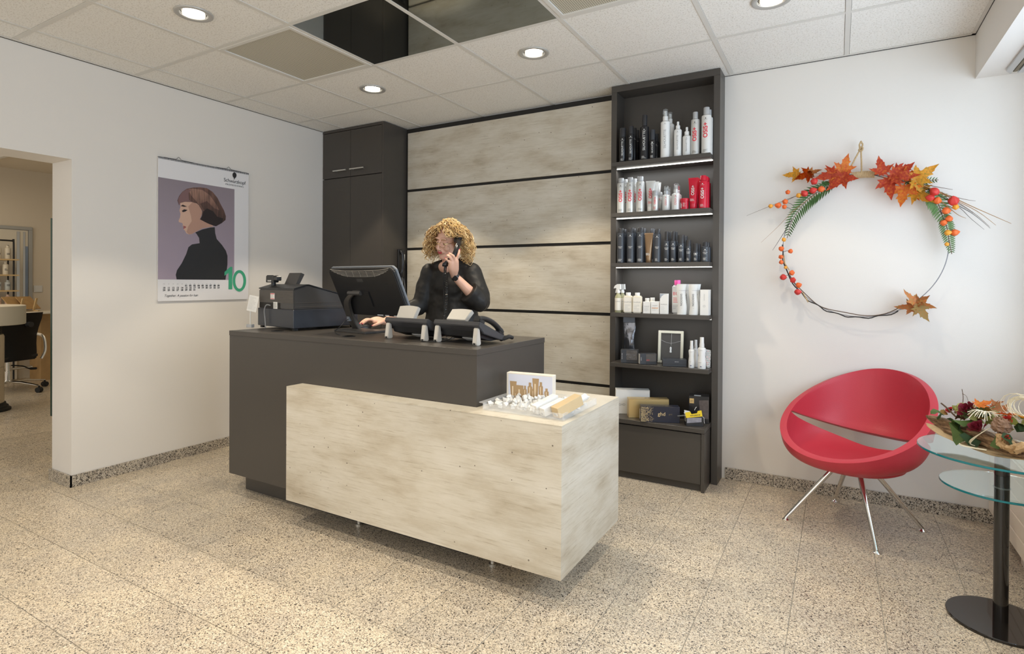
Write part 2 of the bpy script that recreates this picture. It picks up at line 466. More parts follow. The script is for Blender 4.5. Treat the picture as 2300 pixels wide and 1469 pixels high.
# downlights
ring_me = MB().lathe([(.061, .012), (.066, -.001), (.088, -.006), (.090, 0), (.090, .002), (.062, .016)], 40).mesh(smooth=True)
bowl_me = MB()
r_prev = None
for (r_, z_) in ((.061, .0), (.060, .03), (.050, .055)):
    cur = bowl_me.ring([(r_*math.cos(2*PI*i/32), r_*math.sin(2*PI*i/32), z_) for i in range(32)])
    if r_prev: bowl_me.bridge(r_prev, cur)
    r_prev = cur
bowl_me.cap(r_prev); bowl_me = bowl_me.mesh(smooth=True)
disc_me = MB().lathe([(.0, .0), (.047, 0), (.047, .012), (.0, .012)], 32).mesh()
bar_me = bx(-.045, .045, -.0015, .0015, -.002, .002)
names = {(1, 0): 'round recessed downlight above the wall calendar, nearest the left wall', (1, 2): 'round recessed downlight in front of the tall dark cabinet',
         (3, 2): 'round recessed downlight over the counter, in front of the shelf unit', (5, 2): 'round recessed downlight at the top edge above the wreath'}
for (i, j) in sorted(lamp_cells):
    cx_ = GX+PX*(i+.5); cy_ = GY+PY*(j+.5)
    lab = names.get((i, j), 'recessed downlight, %s of its row, %s' % ({1: 'left', 3: 'middle', 5: 'right'}[i], 'above the camera' if j == 0 else 'behind the camera'))
    t = thing('downlight', lab, 'ceiling light', (cx_, cy_, ZC+.002), 0, 'recessed downlights')
    rg = MB()
    for (r_, z_) in ((.0, 0),): pass
    n = 40; prev = None; first = None
    for (r_, z_) in ((.060, .004), (.063, -.003), (.078, -.008), (.087, -.005), (.088, 0)):
        cur = rg.ring([(r_*math.cos(2*PI*q/n), r_*math.sin(2*PI*q/n), z_) for q in range(n)])
        if prev: rg.bridge(prev, cur)
        prev = cur
    put('trim_ring', rg.mesh(smooth=True), 'brushed_grey', t) if 'brushed_grey' in MATS else put('trim_ring', rg.mesh(smooth=True), pmat('brushed_grey', (.50, .49, .46), .4, metal=.3), t)
    put('reflector', bowl_me, 'chrome', t)
    tilt = Euler((math.radians(14) if i != 1 or j != 0 else 0, 0, 0))
    put('lamp', disc_me, 'lamp_on', t, (0, 0, .012), tilt)
    if (i, j) != (1, 0): put('glare_bar', bar_me, 'grid_white', t, (0, 0, .006), tilt)
    L = bpy.data.lights.new('spot', 'SPOT'); L.energy = SPOT_POWER*{(1, 2): 1.35, (3, 2): 1.35, (5, 2): .5, (5, 0): .55}.get((i, j), 1); L.color = SPOT_COL; L.spot_size = math.radians(94); L.spot_blend = .22; L.shadow_soft_size = .035
    lo = bpy.data.objects.new('downlight_beam', L); COL.objects.link(lo); lo.location = (cx_, cy_, ZC-.012)
# ------------------------------------------------------------ concrete-look wall panels
cl = thing('wall_cladding', 'concrete-look wall panelling in wide boards with black joints behind the counter', 'wall panel', (-2.28, 3.79, 0))
def rel(x, y, z): return (x+2.28, y-3.79, z)
put('backing', bx(-.985, .985, -.002, .014, 0, 2.56), 'black_gap', cl)
for z0, z1 in ((2.036, 2.520), (1.534, 2.014), (1.032, 1.512), (.526, 1.010), (.06, .504)):
    put('board', bx(-.942, .93, -.014, .000, z0, z1, bevel=.0008), 'concrete_laminate', cl)

# ------------------------------------------------------------ tall dark cabinet
x0, x1, y0, y1 = XL+.001, -3.245, 3.503, 3.803
cb = thing('tall_cabinet', 'tall dark grey built-in cabinet with four doors in the corner', 'cabinet', ((x0+x1)/2, (y0+y1)/2, 0))
w = (x1-x0)/2; d = (y1-y0)/2
put('body', bx(-w, w, -d+.022, d, 0, 2.562), 'dark_laminate', cb)
put('top_rail', bx(-w, w, -d, -d+.022, 2.542, 2.562), 'dark_laminate', cb)
put('side_panel', bx(w-.018, w, -d, -d+.022, 0, 2.541), 'dark_laminate', cb)
for (a0, a1, c0, c1, hx) in ((-w+.004, -.0215, 2.143, 2.538, (-.20, -.045)), (-.018, w-.021, 2.143, 2.538, (.0, .160)), (-w+.004, -.0215, .08, 2.136, None), (-.018, w-.021, .08, 2.136, None)):
    dr = put('door', bx(a0, a1, -d, -d+.020, c0, c1, bevel=.001), 'dark_laminate', cb)
    if hx:
        h = MB().cyl((hx[0], -d-.028, 2.198), (hx[1], -d-.028, 2.198), .006, n=10).cyl((hx[0]+.02, -d-.028, 2.198), (hx[0]+.02, -d, 2.198), .004, n=8).cyl((hx[1]-.02, -d-.028, 2.198), (hx[1]-.02, -d, 2.198), .004, n=8).mesh(smooth=True)
        put('handle', h, 'brushed_metal', dr, label='brushed steel bar handle')
put('plinth', bx(-w, w, -d+.02, -d+.03, 0, .078), 'dark_laminate', cb)

# ------------------------------------------------------------ shelf unit
sx0, sx1 = -1.331, -.633
su = thing('shelf_unit', 'tall dark grey display shelf with lit boards full of hair products', 'shelf', ((sx0+sx1)/2, 3.72, 0))
w = (sx1-sx0)/2; t_ = .037
put('side_panel', bx(-w, -w+t_, -.08, .083, 0, 2.522), 'dark_laminate', su)
put('side_panel', bx(w-t_, w, -.08, .083, 0, 2.522), 'dark_laminate', su)
put('top_panel', bx(-w, w, -.08, .083, 2.523, 2.5635), 'dark_laminate', su)
put('back_panel', bx(-w+t_, w-t_, .07, .083, 0, 2.522), 'dark_laminate', su)
SH = [2.032, 1.700, 1.373, 1.047, .719]
SHI = [q+.0007 for q in SH]
for k, z in enumerate(SH):
    b_ = put('shelf_board', bx(-w+t_+.001, w-t_-.001, -.176, .069, z-.026, z, bevel=.001), 'dark_laminate', su)
    if k < 4:
        put('light_strip', bx(-w+t_+.004, w-t_-.004, -.082, -.075, z-.0305, z-.0265), pmat('led_on%d' % (k == 3), (1, 1, 1), .5, emit=(1, .97, .88), estr=(6 if k < 3 else 1.5)), b_, label='lit LED strip under the board')
        L = bpy.data.lights.new('strip', 'AREA'); L.shape = 'RECTANGLE'; L.size = .6; L.size_y = .012; L.energy = (1.5, 1.5, 1.5, .5)[k]; L.color = (.93, .97, 1.0)
        lo = bpy.data.objects.new('shelf_light', L); COL.objects.link(lo); lo.location = (su.location.x, 3.72-.078, z-.034)
    if k >= 3:
        put('bracket', MB().cyl((w-t_-.008, -.095, z-.020), (w-t_+.0, -.095, z-.020), .004, n=8).mesh(), 'brushed_metal', b_)
# protruding lower cupboard
lc = put('cupboard', MB().box(-w+t_+.001, w-t_-.006, -.232, .069, .0, .348).mesh(), 'dark_laminate', su)
put('cupboard_top', bx(-w+t_+.001, w-t_-.003, -.268, .069, .353, .380, bevel=.001), 'dark_laminate', su)
put('cupboard_gap', bx(-w+t_+.006, w-t_-.012, -.24, .06, .348, .3532), 'black_gap', su)
put('cupboard_door', bx(-w+t_+.004, w-t_-.026, -.256, -.2325, .046, .345, bevel=.001), 'dark_laminate', su)
put('cupboard_side', bx(w-t_-.023, w-t_-.004, -.262, -.2325, .0, .350), 'dark_laminate', su)

# ------------------------------------------------------------ counter
ct = thing('reception_counter', 'dark grey reception counter with a lower concrete-look front block', 'counter', (-2.2, 2.34, 0))
def cx(x): return x+2.2
put('body', bx(cx(-3.055), cx(-1.337), -.318, .322, .125, .925), 'dark_laminate', ct)
put('countertop', bx(cx(-3.057), cx(-1.335), -.32, .325, .9255, .952, bevel=.0008), 'dark_laminate', ct)
put('plinth', MB().box(cx(-3.05), cx(-2.6), -.215, .25, 0, .124).box(cx(-2.597), cx(-1.45), -.215, .25, 0, .124).mesh(), 'dark_laminate', ct)
blk = put('front_block', MB().box(cx(-2.430), cx(-.888), -.42, -.3205, .124, .7005).box(cx(-1.3345), cx(-.888), -.3205, .216, .124, .7005).mesh(), 'concrete_laminate', ct, label='concrete-look laminate block')
put('block_top', MB().box(cx(-2.430), cx(-.888), -.42, -.3205, .701, .705).box(cx(-1.3345), cx(-.888), -.3205, .216, .701, .705).mesh(), 'concrete_laminate', ct, label='pale concrete-look top')
for xx in (-2.1, -1.3): 
    put('foot', MB().lathe([(.018, 0), (.018, .01), (.009, .012), (.009, .124)], 12).mesh(), 'brushed_metal', ct, (cx(xx), -.24, 0))
# ------------------------------------------------------------ product materials
pmat('gloss_black', (.018, .018, .020), .22)
pmat('satin_black', (.030, .030, .033), .38)
pmat('slate_black', (.045, .050, .060), .30)
pmat('white_gloss', (.80, .80, .78), .25)
pmat('white_satin', (.74, .74, .72), .45)
pmat('silver_can', (.63, .63, .61), .33, metal=.55)
pmat('pearl', (.72, .71, .68), .35, metal=.2)
pmat('grey_cap', (.46, .47, .48), .35, metal=.3)
pmat('cream', (.80, .74, .60), .40)
pmat('cream_label', (.82, .78, .70), .5)
pmat('red_gloss', (.58, .012, .035), .22)
pmat('red_print', (.72, .020, .045), .5)
pmat('grey_print', (.30, .30, .30), .5)
pmat('light_print', (.74, .74, .72), .5)
pmat('dark_print', (.03, .03, .035), .5)
pmat('bronze', (.26, .17, .10), .28, metal=.7)
pmat('gold_card', (.60, .44, .20), .32, metal=.55)
pmat('gold_print', (.78, .62, .34), .4, metal=.4)
pmat('champagne', (.66, .50, .34), .3, metal=.6)
pmat('pink_gloss', (.85, .10, .35), .3)
pmat('clear_plastic', (.90, .92, .92), .06, trans=.92, ior=1.3)
pmat('clear_yellow', (.86, .84, .55), .10, trans=.6, ior=1.35)
pmat('orange_print', (.75, .28, .03), .5)
pmat('navy_print', (.02, .03, .16), .5)
pmat('foil', (.16, .16, .17), .16, metal=.8, bump=1.0, bscale=26)
pmat('yellow_card', (.86, .62, .03), .5)
pmat('carton_white', (.80, .79, .76), .55)
pmat('frame_cream', (.76, .72, .58), .45)

MESH = {}
def cached(key, fn):
    if key not in MESH: MESH[key] = fn()
    return MESH[key]
def lathe_me(prof, n=28, sx=1, sy=1):
    return cached(('l', tuple(prof), n, sx, sy), lambda: MB().lathe([tuple(p) for p in prof], n, sx=sx, sy=sy).mesh(smooth=True, angle=35))
def lines_me(r, z0, rows, w, gap=.0032, th=.0011, seed=0, flat=False):
    """short strips standing for rows of small print, on a cylinder of radius r or flat"""
    def f():
        rr = random.Random(seed); mb = MB()
        for k in range(rows):
            ww = w*(.5+.5*rr.random()); x0 = -w/2; n = 5
            for q in range(n):
                a0 = x0+ww*q/n; a1 = a0+ww/n*.86
                z = z0-k*gap
                if flat: mb.bm.faces.new([mb.bm.verts.new(p) for p in ((a0, -.0005, z), (a1, -.0005, z), (a1, -.0005, z+th), (a0, -.0005, z+th))])
                else:
                    R_ = r+.0005
                    P = lambda a_, zz: (R_*math.sin(a_/r), -R_*math.cos(a_/r), zz)
                    mb.bm.faces.new([mb.bm.verts.new(p) for p in (P(a0, z), P(a1, z), P(a1, z+th), P(a0, z+th))])
        return mb.mesh()
    return cached(('ln', round(r, 4), z0, rows, w, gap, th, seed, flat), f)
def emblem(parent, r, z, mat, s=1.0, flat=False, x=0, word='Schwarzkopf'):
    """tiny head profile with the maker's name below"""
    def f():
        mb = MB(); pts = [(-.0022, .0), (-.0028, .0028), (-.0018, .0052), (.0006, .0060), (.0026, .0046), (.0030, .0022), (.0018, .0008), (.0022, -.0012), (-.0006, -.0012), (-.0008, .0002)]
        R_ = r+.0006
        vs = []
        for (px, pz) in pts:
            px *= s; pz = pz*s+z
            vs.append(mb.bm.verts.new((px, -.0006, pz) if flat else (R_*math.sin(px/r), -R_*math.cos(px/r), pz)))
        mb.bm.faces.new(vs); return mb.mesh()
    put('emblem', cached(('em', round(r, 4), round(z, 4), s, flat), f), mat, parent, (x, 0, 0))
    put('maker_name', text_mesh(word, .0042*s, wrap=0 if flat else round(r, 4)), mat, parent, (x, 0, z-.0042*s))

def can(nm, label, cat, loc, r, h, body, capm, text=None, tmat='red_print', tsize=.028, tz=.5, group=None, yaw=0, caph=.16, capr=.72, small=True, cap_inset=True, em=True, smat=None, bold=.0, spacing=1.0, flip=False, capname='cap'):
    t = thing(nm, label, cat, loc, yaw, group)
    hc = h*caph; hb = h-hc; sh = (r-r*capr)*.9
    prof = [(r*.90, 0), (r, .003), (r, hb-sh-.004), (r*.96, hb-sh*.6), (r*capr*1.02, hb-.001), (r*capr*.9, hb)]
    put('body', lathe_me([(round(a_, 5), round(b_, 5)) for a_, b_ in prof]), body, t)
    put(capname, lathe_me([(round(r*capr, 5), 0), (round(r*capr, 5), round(hc-.003, 5)), (round(r*capr*.9, 5), round(hc, 5))]), capm, t, (0, 0, hb+.0002))
    if text: put('lettering', text_mesh(text, tsize, wrap=round(r, 4), rotated=True, bold=bold, spacing=spacing, flipdown=flip), tmat, t, (0, 0, h*tz))
    sm = smat or tmat
    if em: emblem(t, r, hb-sh-.018, sm)
    if small: put('small_print', lines_me(r, .024, 5, r*1.1, seed=int(r*9999)), sm, t)
    return t
def carton(nm, label, cat, loc, w, d, h, mat, rotz=0, group=None, lid=None, bev=.0006):
    t = thing(nm, label, cat, loc, rotz, group)
    put('carton', cached(('cb', w, d, h), lambda: bx(-w/2, w/2, -d/2, d/2, 0, h, bevel=bev)), mat, t)
    put('flap', cached(('fl', w, d, h), lambda: bx(-w/2+.0006, w/2-.0006, -d/2+.0006, -d/2+.0014, h-.0002, h+.0004)), mat, t)
    return t
def tube_up(nm, label, loc, r, h, mat, capm, text=None, tmat='red_print', tsize=.022, group=None, yaw=0, small=True):
    """squeeze tube standing on its cap: round below, crimped flat and wide at the top"""
    t = thing(nm, label, 'tube', loc, yaw, group)
    hc = h*.17
    put('cap', lathe_me([(round(r*.66, 5), 0), (round(r*.70, 5), .002), (round(r*.72, 5), round(hc, 5))]), capm, t)
    def f():
        mb = MB(); prev = None; n = 28
        for k in range(9):
            q = k/8; z = hc+(h-hc)*q
            ax = r*(.74+.30*q); ay = r*.74*(1-q)**.8+.0012
            cur = mb.ring([(ax*math.cos(2*PI*i/n), ay*math.sin(2*PI*i/n), z) for i in range(n)])
            if prev: mb.bridge(prev, cur)
            else: mb.cap(cur, True)
            prev = cur
        mb.cap(prev)
        return mb.mesh(smooth=True)
    put('body', cached(('tb', r, h), f), mat, t, (0, 0, .0002))
    put('crimp', cached(('tc', r), lambda: bx(-r*1.05, r*1.05, -.0013, .0013, 0, .009)), mat, t, (0, 0, h-.006))
    if text:
        o = put('lettering', text_mesh(text, tsize, rotated=True, bold=.0004), tmat, t, (0, -r*.60, h*.60)); o.rotation_euler = (math.radians(-7), 0, 0)
    if small:
        o = put('small_print', lines_me(r, 0, 5, r*1.1, flat=True, seed=3), tmat, t, (0, -r*.74, h*.32)); o.rotation_euler = (math.radians(-5), 0, 0)
    return t
def pump(nm, label, loc, r, h, body, capm, nozm, group=None, yaw=0, clear=False, text=None, tmat='grey_print', tsize=.012, collar=.30, em=True):
    t = thing(nm, label, 'bottle', loc, yaw, group)
    hb = h*(1-collar)
    put('body', lathe_me([(round(r*.92, 5), 0), (round(r, 5), .003), (round(r, 5), round(hb-.010, 5)), (round(r*.80, 5), round(hb-.003, 5)), (round(r*.5, 5), round(hb, 5))]), body, t)
    put('collar', lathe_me([(round(r*.56, 5), 0), (round(r*.56, 5), round(h*collar*.36, 5)), (round(r*.48, 5), round(h*collar*.40, 5))]), capm, t, (0, 0, hb+.0002))
    put('nozzle', MB().lathe([(r*.30, 0), (r*.30, h*collar*.40), (r*.24, h*collar*.44)], 16).box(-r*.16, r*.16, -r*.5, r*.2, h*collar*.24, h*collar*.38).mesh(smooth=True), nozm, t, (0, 0, hb+h*collar*.40))
    if clear:
        def f():
            mb = MB(); n = 24; R_ = r*.52; H_ = h*collar*.62; prev = None
            for rr, zz in ((R_, 0), (R_, H_-.003), (R_*.9, H_), (.0001, H_)):
                cur = mb.ring([(rr*math.cos(2*PI*i/n), rr*math.sin(2*PI*i/n), zz) for i in range(n)])
                if prev: mb.bridge(prev, cur)
                prev = cur
            return mb.mesh(smooth=True)
        put('overcap', cached(('oc', r, h), f), 'clear_plastic', t, (0, 0, hb+h*collar*.38))
    if text: put('lettering', text_mesh(text, tsize, wrap=round(r, 4), rotated=True), tmat, t, (0, 0, hb*.5))
    if em: emblem(t, r, hb-.022, tmat, .8)
    return t

Y0, YR = 3.590, .058
def P(x, row, z): return (x, Y0+row*YR, z)
# ------------------------------------------------------------ top board: black styling range, white range, silver cans
z = SHI[0]
gk = 'black styling products on the top board'
can('hair_spray', 'black can with full-width black cap, leftmost on the top board', 'can', P(-1.234, 0, z), .021, .227, 'gloss_black', 'satin_black', 'SILHOUETTE', 'light_print', .0165, .40, gk, .2, .26, .98, spacing=1.0)
can('hair_spray', 'slim black can with shoulders, second from left on the top board', 'can', P(-1.178, 0, z), .021, .233, 'gloss_black', 'satin_black', 'SILHOUETTE', 'light_print', .0165, .42, gk, .2, .22, .78)
for k, lab in ((1, 'black can directly behind the slim shouldered can on the top board'), (2, 'rearmost black can of the slim ones on the top board')):
    can('hair_spray', lab, 'can', P(-1.174, k, z), .018, .234, 'gloss_black', 'satin_black', None, 'light_print', group=gk, yaw=.2, caph=.22, capr=.8)
t = can('mousse_can', 'tall black mousse can, the highest of the black products', 'can', P(-1.0875, 0, z), .0285, .292, 'gloss_black', 'satin_black', 'SILHOUETTE', 'light_print', .022, .42, gk, .15, .24, .56)
can('mousse_can', 'short black can with grey tinted overcap beside the tall black mousse', 'can', P(-1.0345, 0, z), .0215, .191, 'gloss_black', 'slate_black', 'SILHOUETTE', 'light_print', .013, .40, gk, .15, .34, .74)
can('mousse_can', 'dark can behind the short black can on the top board', 'can', P(-1.0255, 1, z), .018, .178, 'satin_black', 'slate_black', None, 'light_print', group=gk, yaw=.1, caph=.3, capr=.7)
gk = 'white styling products on the top board'
for k, (x, r, h, lab) in enumerate(((-.954, .029, .311, 'tallest white mousse can with a clear overcap on the top board'), (-.940, .027, .306, 'white mousse can with clear overcap half hidden behind the tallest one'))):
    t = pump('mousse_can', lab, P(x, k, z), r, h, 'white_gloss', 'white_satin', 'white_gloss', gk, .15, True, 'SILHOUETTE' if k == 0 else None, 'grey_print', .021, .24)
t = pump('mousse_can', 'white mousse can with an open foam nozzle on the top board', P(-.875, 0, z), .0235, .231, 'white_gloss', 'white_satin', 'white_gloss', gk, .1, False, 'SILHOUETTE', 'grey_print', .016, .24)
t = pump('spray_bottle', 'short greyish white spray bottle beside the silver cans on the top board', P(-.820, 0, z), .0255, .190, 'white_satin', 'white_gloss', 'white_gloss', gk, .1, False, 'SILHOUETTE', 'grey_print', .014, .32)
gk = 'silver spray cans on the top board'
can('hair_spray', 'dull silver spray can with red lettering on the top board', 'can', P(-.769, 0, z), .026, .266, 'silver_can', 'grey_cap', 'OSiS+', 'red_print', .034, .47, gk, .05, .16, .60, smat='dark_print', bold=.0009)
can('hair_spray', 'bright white spray can with large red lettering, rightmost on the top board', 'can', P(-.703, 0, z), .029, .285, 'pearl', 'grey_cap', 'OSiS+', 'red_print', .037, .50, gk, .0, .16, .62, smat='dark_print', bold=.0009)
can('hair_spray', 'silver spray can hidden behind the bright white one on the top board', 'can', P(-.699, 1, z), .024, .285, 'pearl', 'grey_cap', None, 'red_print', group=gk, caph=.16, capr=.62, em=False, small=False)

# ------------------------------------------------------------ second board
z = SHI[1]
gk = 'silver cans with red lettering on the second board'
for x, row, r, lab in ((-1.2425, 0, .0265, 'silver spray can with red lettering, leftmost on the second board'),
                       (-1.231, 1, .024, 'silver spray can behind the leftmost one on the second board'),
                       (-1.180, 0, .0255, 'silver spray can with red lettering, second in the front row of the second board'),
                       (-1.171, 1, .024, 'silver spray can behind the second front can of the second board'),
                       (-1.1125, 0, .027, 'silver spray can with red lettering beside the silver tubes')):
    can('hair_spray', lab, 'can', P(x, row, z), r, .231, 'silver_can', 'grey_cap', 'OSiS+', 'red_print', .031, .48, gk, .22, .13, .70, smat='dark_print', bold=.0008)
gk = 'silver tubes on the second board'
for k, (x, lab) in enumerate(((-1.0455, 'silver squeeze tube with red lettering, front one of three'), (-1.037, 'silver squeeze tube, middle one of three in a row'), (-1.039, 'silver squeeze tube, rearmost of three in a row'))):
    tube_up('squeeze_tube', lab, P(x, k*.95, z), .0285, .195+.003*k, 'silver_can', 'pearl', 'OSiS+' if k == 0 else None, 'red_print', .027, gk, .25)
gk = 'small silver bottles on the second board'
can('small_can', 'small silver can in front of the silver tubes', 'can', (-1.008, 3.566, z), .0195, .128, 'silver_can', 'grey_cap', 'OSiS+', 'red_print', .015, .46, gk, .15, .22, .90, bold=.0005)
can('small_can', 'small silver can behind the other small can', 'can', P(-1.000, .95, z), .0185, .129, 'silver_can', 'grey_cap', None, 'red_print', group=gk, caph=.22, capr=.9)
pump('spray_bottle', 'clear spray bottle with white label and grey capped nozzle beside the small can', P(-.945, 0, z), .0255, .156, 'pearl', 'grey_cap', 'grey_cap', gk, .15, True, 'OSiS+', 'red_print', .016, .34)
pump('spray_bottle', 'spray bottle behind the clear one with white label', P(-.944, 1, z), .021, .157, 'pearl', 'grey_cap', 'grey_cap', gk, .1, True, None, collar=.34)
pump('spray_bottle', 'taller clear spray bottle with silver pump left of the red jar', P(-.884, 0, z), .0265, .168, 'pearl', 'silver_can', 'silver_can', gk, .12, True, 'OSiS+', 'red_print', .018, .36)
pump('spray_bottle', 'spray bottle behind the taller clear one near the red jar', P(-.885, 1, z), .022, .169, 'pearl', 'silver_can', 'red_gloss', gk, .1, True, None, collar=.36)
gk = 'red products on the second board'
t = thing('styling_jar', 'small round red jar with a screw lid', 'jar', P(-.830, 0, z), .1, gk)
put('body', lathe_me([(.0235, 0), (.025, .002), (.025, .050)]), 'red_gloss', t)
put('lid', lathe_me([(.0265, 0), (.0268, .012), (.0265, .017), (.0245, .019)]), 'red_gloss', t, (0, 0, .0505))
put('lettering', text_mesh('OSiS+', .013, wrap=.025, rotated=True, bold=.0004), 'light_print', t, (-.012, .006, .026), (0, 0, -.3))
put('small_print', lines_me(.025, .040, 8, .018, seed=8), 'light_print', t)
for k, (x, lab) in enumerate(((-.778, 'red squeeze tube with white lettering, front one'), (-.7795, 'red squeeze tube behind the front red tube'))):
    tube_up('squeeze_tube', lab, P(x, k*.9, z), .0285, .192+.004*k, 'red_gloss', 'red_gloss', 'OSiS+' if k == 0 else None, 'light_print', .025, gk, .05)
for k, (x, r, h, lab) in enumerate(((-.719, .0255, .202, 'red can with white lettering, rightmost at the front of the second board'), (-.716, .023, .204, 'red can behind the rightmost red can'), (-.7165, .021, .205, 'rearmost red can of three'))):
    can('shampoo_bottle', lab, 'bottle', P(x, k*.95, z), r, h, 'red_gloss', 'red_gloss', 'OSiS+' if k == 0 else None, 'light_print', .027, .46, gk, .0, .15, .72, bold=.0006)

# ------------------------------------------------------------ third board: all black
z = SHI[2]
gk = 'black cans and bottles on the third board'
def blk(x, row, r, h, lab, capr=.78, caph=.13, txt=True, nm='black_can', mat='slate_black'):
    t = can(nm, lab, 'can', P(x, row, z), r, h, mat, 'satin_black', None, 'light_print', group=gk, yaw=.12, caph=caph, capr=capr)
    if txt:
        put('lettering', text_mesh('SESSION', .0072, wrap=round(r, 4)), 'light_print', t, (0, 0, h*.46))
        put('lettering', text_mesh('LABEL', .0072, wrap=round(r, 4)), 'light_print', t, (0, 0, h*.46-.0075))
    return t
blk(-1.2415, 0, .0245, .229, 'black spray can, leftmost at the front of the third board')
blk(-1.240, 1, .023, .226, 'black spray can behind the leftmost one on the third board', txt=False)
blk(-1.1735, 0, .025, .228, 'black spray can, second from left at the front of the third board')
blk(-1.1735, 1, .0225, .228, 'black spray can behind the second front can on the third board', txt=False)
blk(-1.110, 0, .0235, .227, 'black spray can immediately left of the bronze tube')
blk(-1.108, 1, .0225, .227, 'black spray can behind the one left of the bronze tube', txt=False)
tube_up('squeeze_tube', 'bronze brown squeeze tube among the black cans', P(-1.0545, 0, z), .027, .188, 'bronze', 'bronze', None, 'light_print', .01, gk, .12)
blk(-1.062, 2, .0215, .228, 'black can standing behind the bronze tube', txt=False)
blk(-.999, 0, .0225, .213, 'black spray can immediately right of the bronze tube')
for x, row, h, lab in ((-.940, 0, .196, 'slim black pump bottle, left one of the front pair'), (-.939, 1, .194, 'slim black bottle behind the left one of the pair'), (-.898, 0, .195, 'slim black pump bottle, right one of the front pair'), (-.8975, 1, .196, 'slim black bottle behind the right one of the pair')):
    blk(x, row, .0185, h, lab, .62, .30, row == 0, 'pump_bottle')
blk(-.8485, 0, .0205, .170, 'black can with a tall full-width cap on the third board', .99, .30, True, 'black_can')
blk(-.8415, 1, .0185, .167, 'black can behind the one with a tall full-width cap', .99, .30, False, 'black_can')
blk(-.8045, 0, .0165, .137, 'narrow short black bottle with a full-width cap', .97, .28, True, 'small_bottle')
blk(-.7605, 0, .0165, .115, 'shortest black bottle at the front of the third board', .97, .42, True, 'small_bottle')
blk(-.7585, 1, .0155, .114, 'shortest black bottle of the second row on the third board', .97, .42, False, 'small_bottle')
blk(-.704, 0, .022, .124, 'stout black bottle with a narrow cap, rightmost at the front', .66, .22, True, 'small_bottle')
blk(-.7015, 1, .0195, .123, 'stout black bottle behind the rightmost one on the third board', .66, .22, False, 'small_bottle')

# ------------------------------------------------------------ fourth board: white care products
z = SHI[3]
gk = 'trigger spray bottles on the fourth board'
for k, (x, lab) in enumerate(((-1.2575, 'clear trigger spray bottle with white trigger head, leftmost on the fourth board'), (-1.247, 'clear trigger spray bottle behind the leftmost one'))):
    t = thing('trigger_spray', lab, 'bottle', P(x, k*.95, z), .15, gk)
    put('body', lathe_me([(.0195, 0), (.0215, .003), (.0215, .098), (.0195, .108), (.0105, .122), (.0105, .128)]), 'clear_yellow', t)
    put('label_band', cached(('lb', 1), lambda: MB().lathe([(.0219, .015), (.0219, .095)], 28).mesh(smooth=True)) , 'cream_label', t)
    mb = MB().lathe([(.0125, .128), (.0125, .142), (.009, .146), (.009, .152)], 20)
    mb.prism([(-.030, .158), (-.022, .176), (-.004, .187), (.016, .187), (.019, .152), (-.008, .150), (-.012, .160)], -.008, .008, 'y')
    put('trigger_head', mb.mesh(bevel=.0008), 'white_gloss', t, rot=(0, 0, -.2))
    put('trigger', MB().prism([(-.012, .160), (-.008, .152), (-.016, .128), (-.020, .130)], -.004, .004, 'y').mesh(), 'white_gloss', t, rot=(0, 0, -.2))
    put('lettering', text_mesh('OLAPLEX', .0085, wrap=.0222), 'grey_print', t, (0, 0, .072))
gk = 'cream care bottles on the fourth board'
for x, lab in ((-1.188, 'cream shampoo bottle with white cap right of the trigger spray'), (-1.127, 'cream shampoo bottle with white cap left of the small cartons')):
    t = thing('shampoo_bottle', lab, 'bottle', P(x, 0, z), .12, gk)
    put('body', cached(('ob',), lambda: bx(-.029, .029, -.019, .019, 0, .112, bevel=.006, segs=3)), 'cream', t)
    put('label_sheet', cached(('obl',), lambda: bx(-.024, .024, -.0195, -.0192, .008, .100)), 'cream_label', t)
    put('cap', lathe_me([(.0155, 0), (.0155, .018), (.0145, .020)]), 'white_gloss', t, (0, 0, .1122))
    put('lettering', text_mesh('OLAPLEX', .0115, spacing=1.05), 'grey_print', t, (0, -.0196, .070))
    put('small_print', lines_me(1, 0, 7, .038, gap=.0062, th=.0010, flat=True, seed=2), 'grey_print', t, (0, -.0194, .052))
def box_item(nm, lab, x, w, h, d=.03, y=0, mat='carton_white', gk='small cartons on the fourth board', text=None, ts=.008, tz=.5):
    t = carton(nm, lab, 'carton', P(x, y, z), w, d, h, mat, .08, gk)
    if text: put('lettering', text_mesh(text, ts), 'grey_print', t, (0, -d/2-.0002, h*tz))
    put('small_print', lines_me(1, 0, 5, w*.72, gap=h*.07, th=.0009, flat=True, seed=int(w*999)), 'grey_print', t, (0, -d/2-.0002, h*(tz-.12)))
    return t
box_item('small_bottle_box', 'low cream carton in front of two small white bottles', -1.0625, .047, .075, text='OLAPLEX', tz=.6)
for x, h, lab in ((-1.079, .096, 'small white-capped bottle behind the low cream carton'), (-1.044, .100, 'small white-capped bottle behind the carton with an orange stripe')):
    t = thing('care_bottle', lab, 'bottle', P(x, 1, z), 0, 'small white bottles on the fourth board')
    put('body', lathe_me([(.0165, 0), (.0165, h-.024), (.014, h-.020)]), 'cream', t)
    put('cap', lathe_me([(.0145, 0), (.0145, .019), (.0135, .020)]), 'white_gloss', t, (0, 0, h-.020))
t = box_item('small_bottle_box', 'low white carton with an orange stripe', -1.009, .052, .078, text='OLAPLEX', tz=.66, ts=.0075)
put('stripe', bx(-.020, .020, -.0153, -.0151, .034, .038), 'orange_print', t)
put('stripe', bx(.0262, .0264, -.010, -.004, .040, .066), 'orange_print', t)
t = box_item('tall_carton', 'tall white carton with a blue grey corner between the small cartons and the pink-capped bottle', -.9525, .050, .128, text='OLAPLEX', tz=.47, ts=.0095)
put('corner_print', MB().prism([(-.024, .126), (.022, .126), (.0, .123), (-.014, .112), (-.020, .100), (-.024, .098)], -.0154, -.0152, 'y').mesh(), pmat('blue_grey_print', (.36, .40, .46), .5), t)
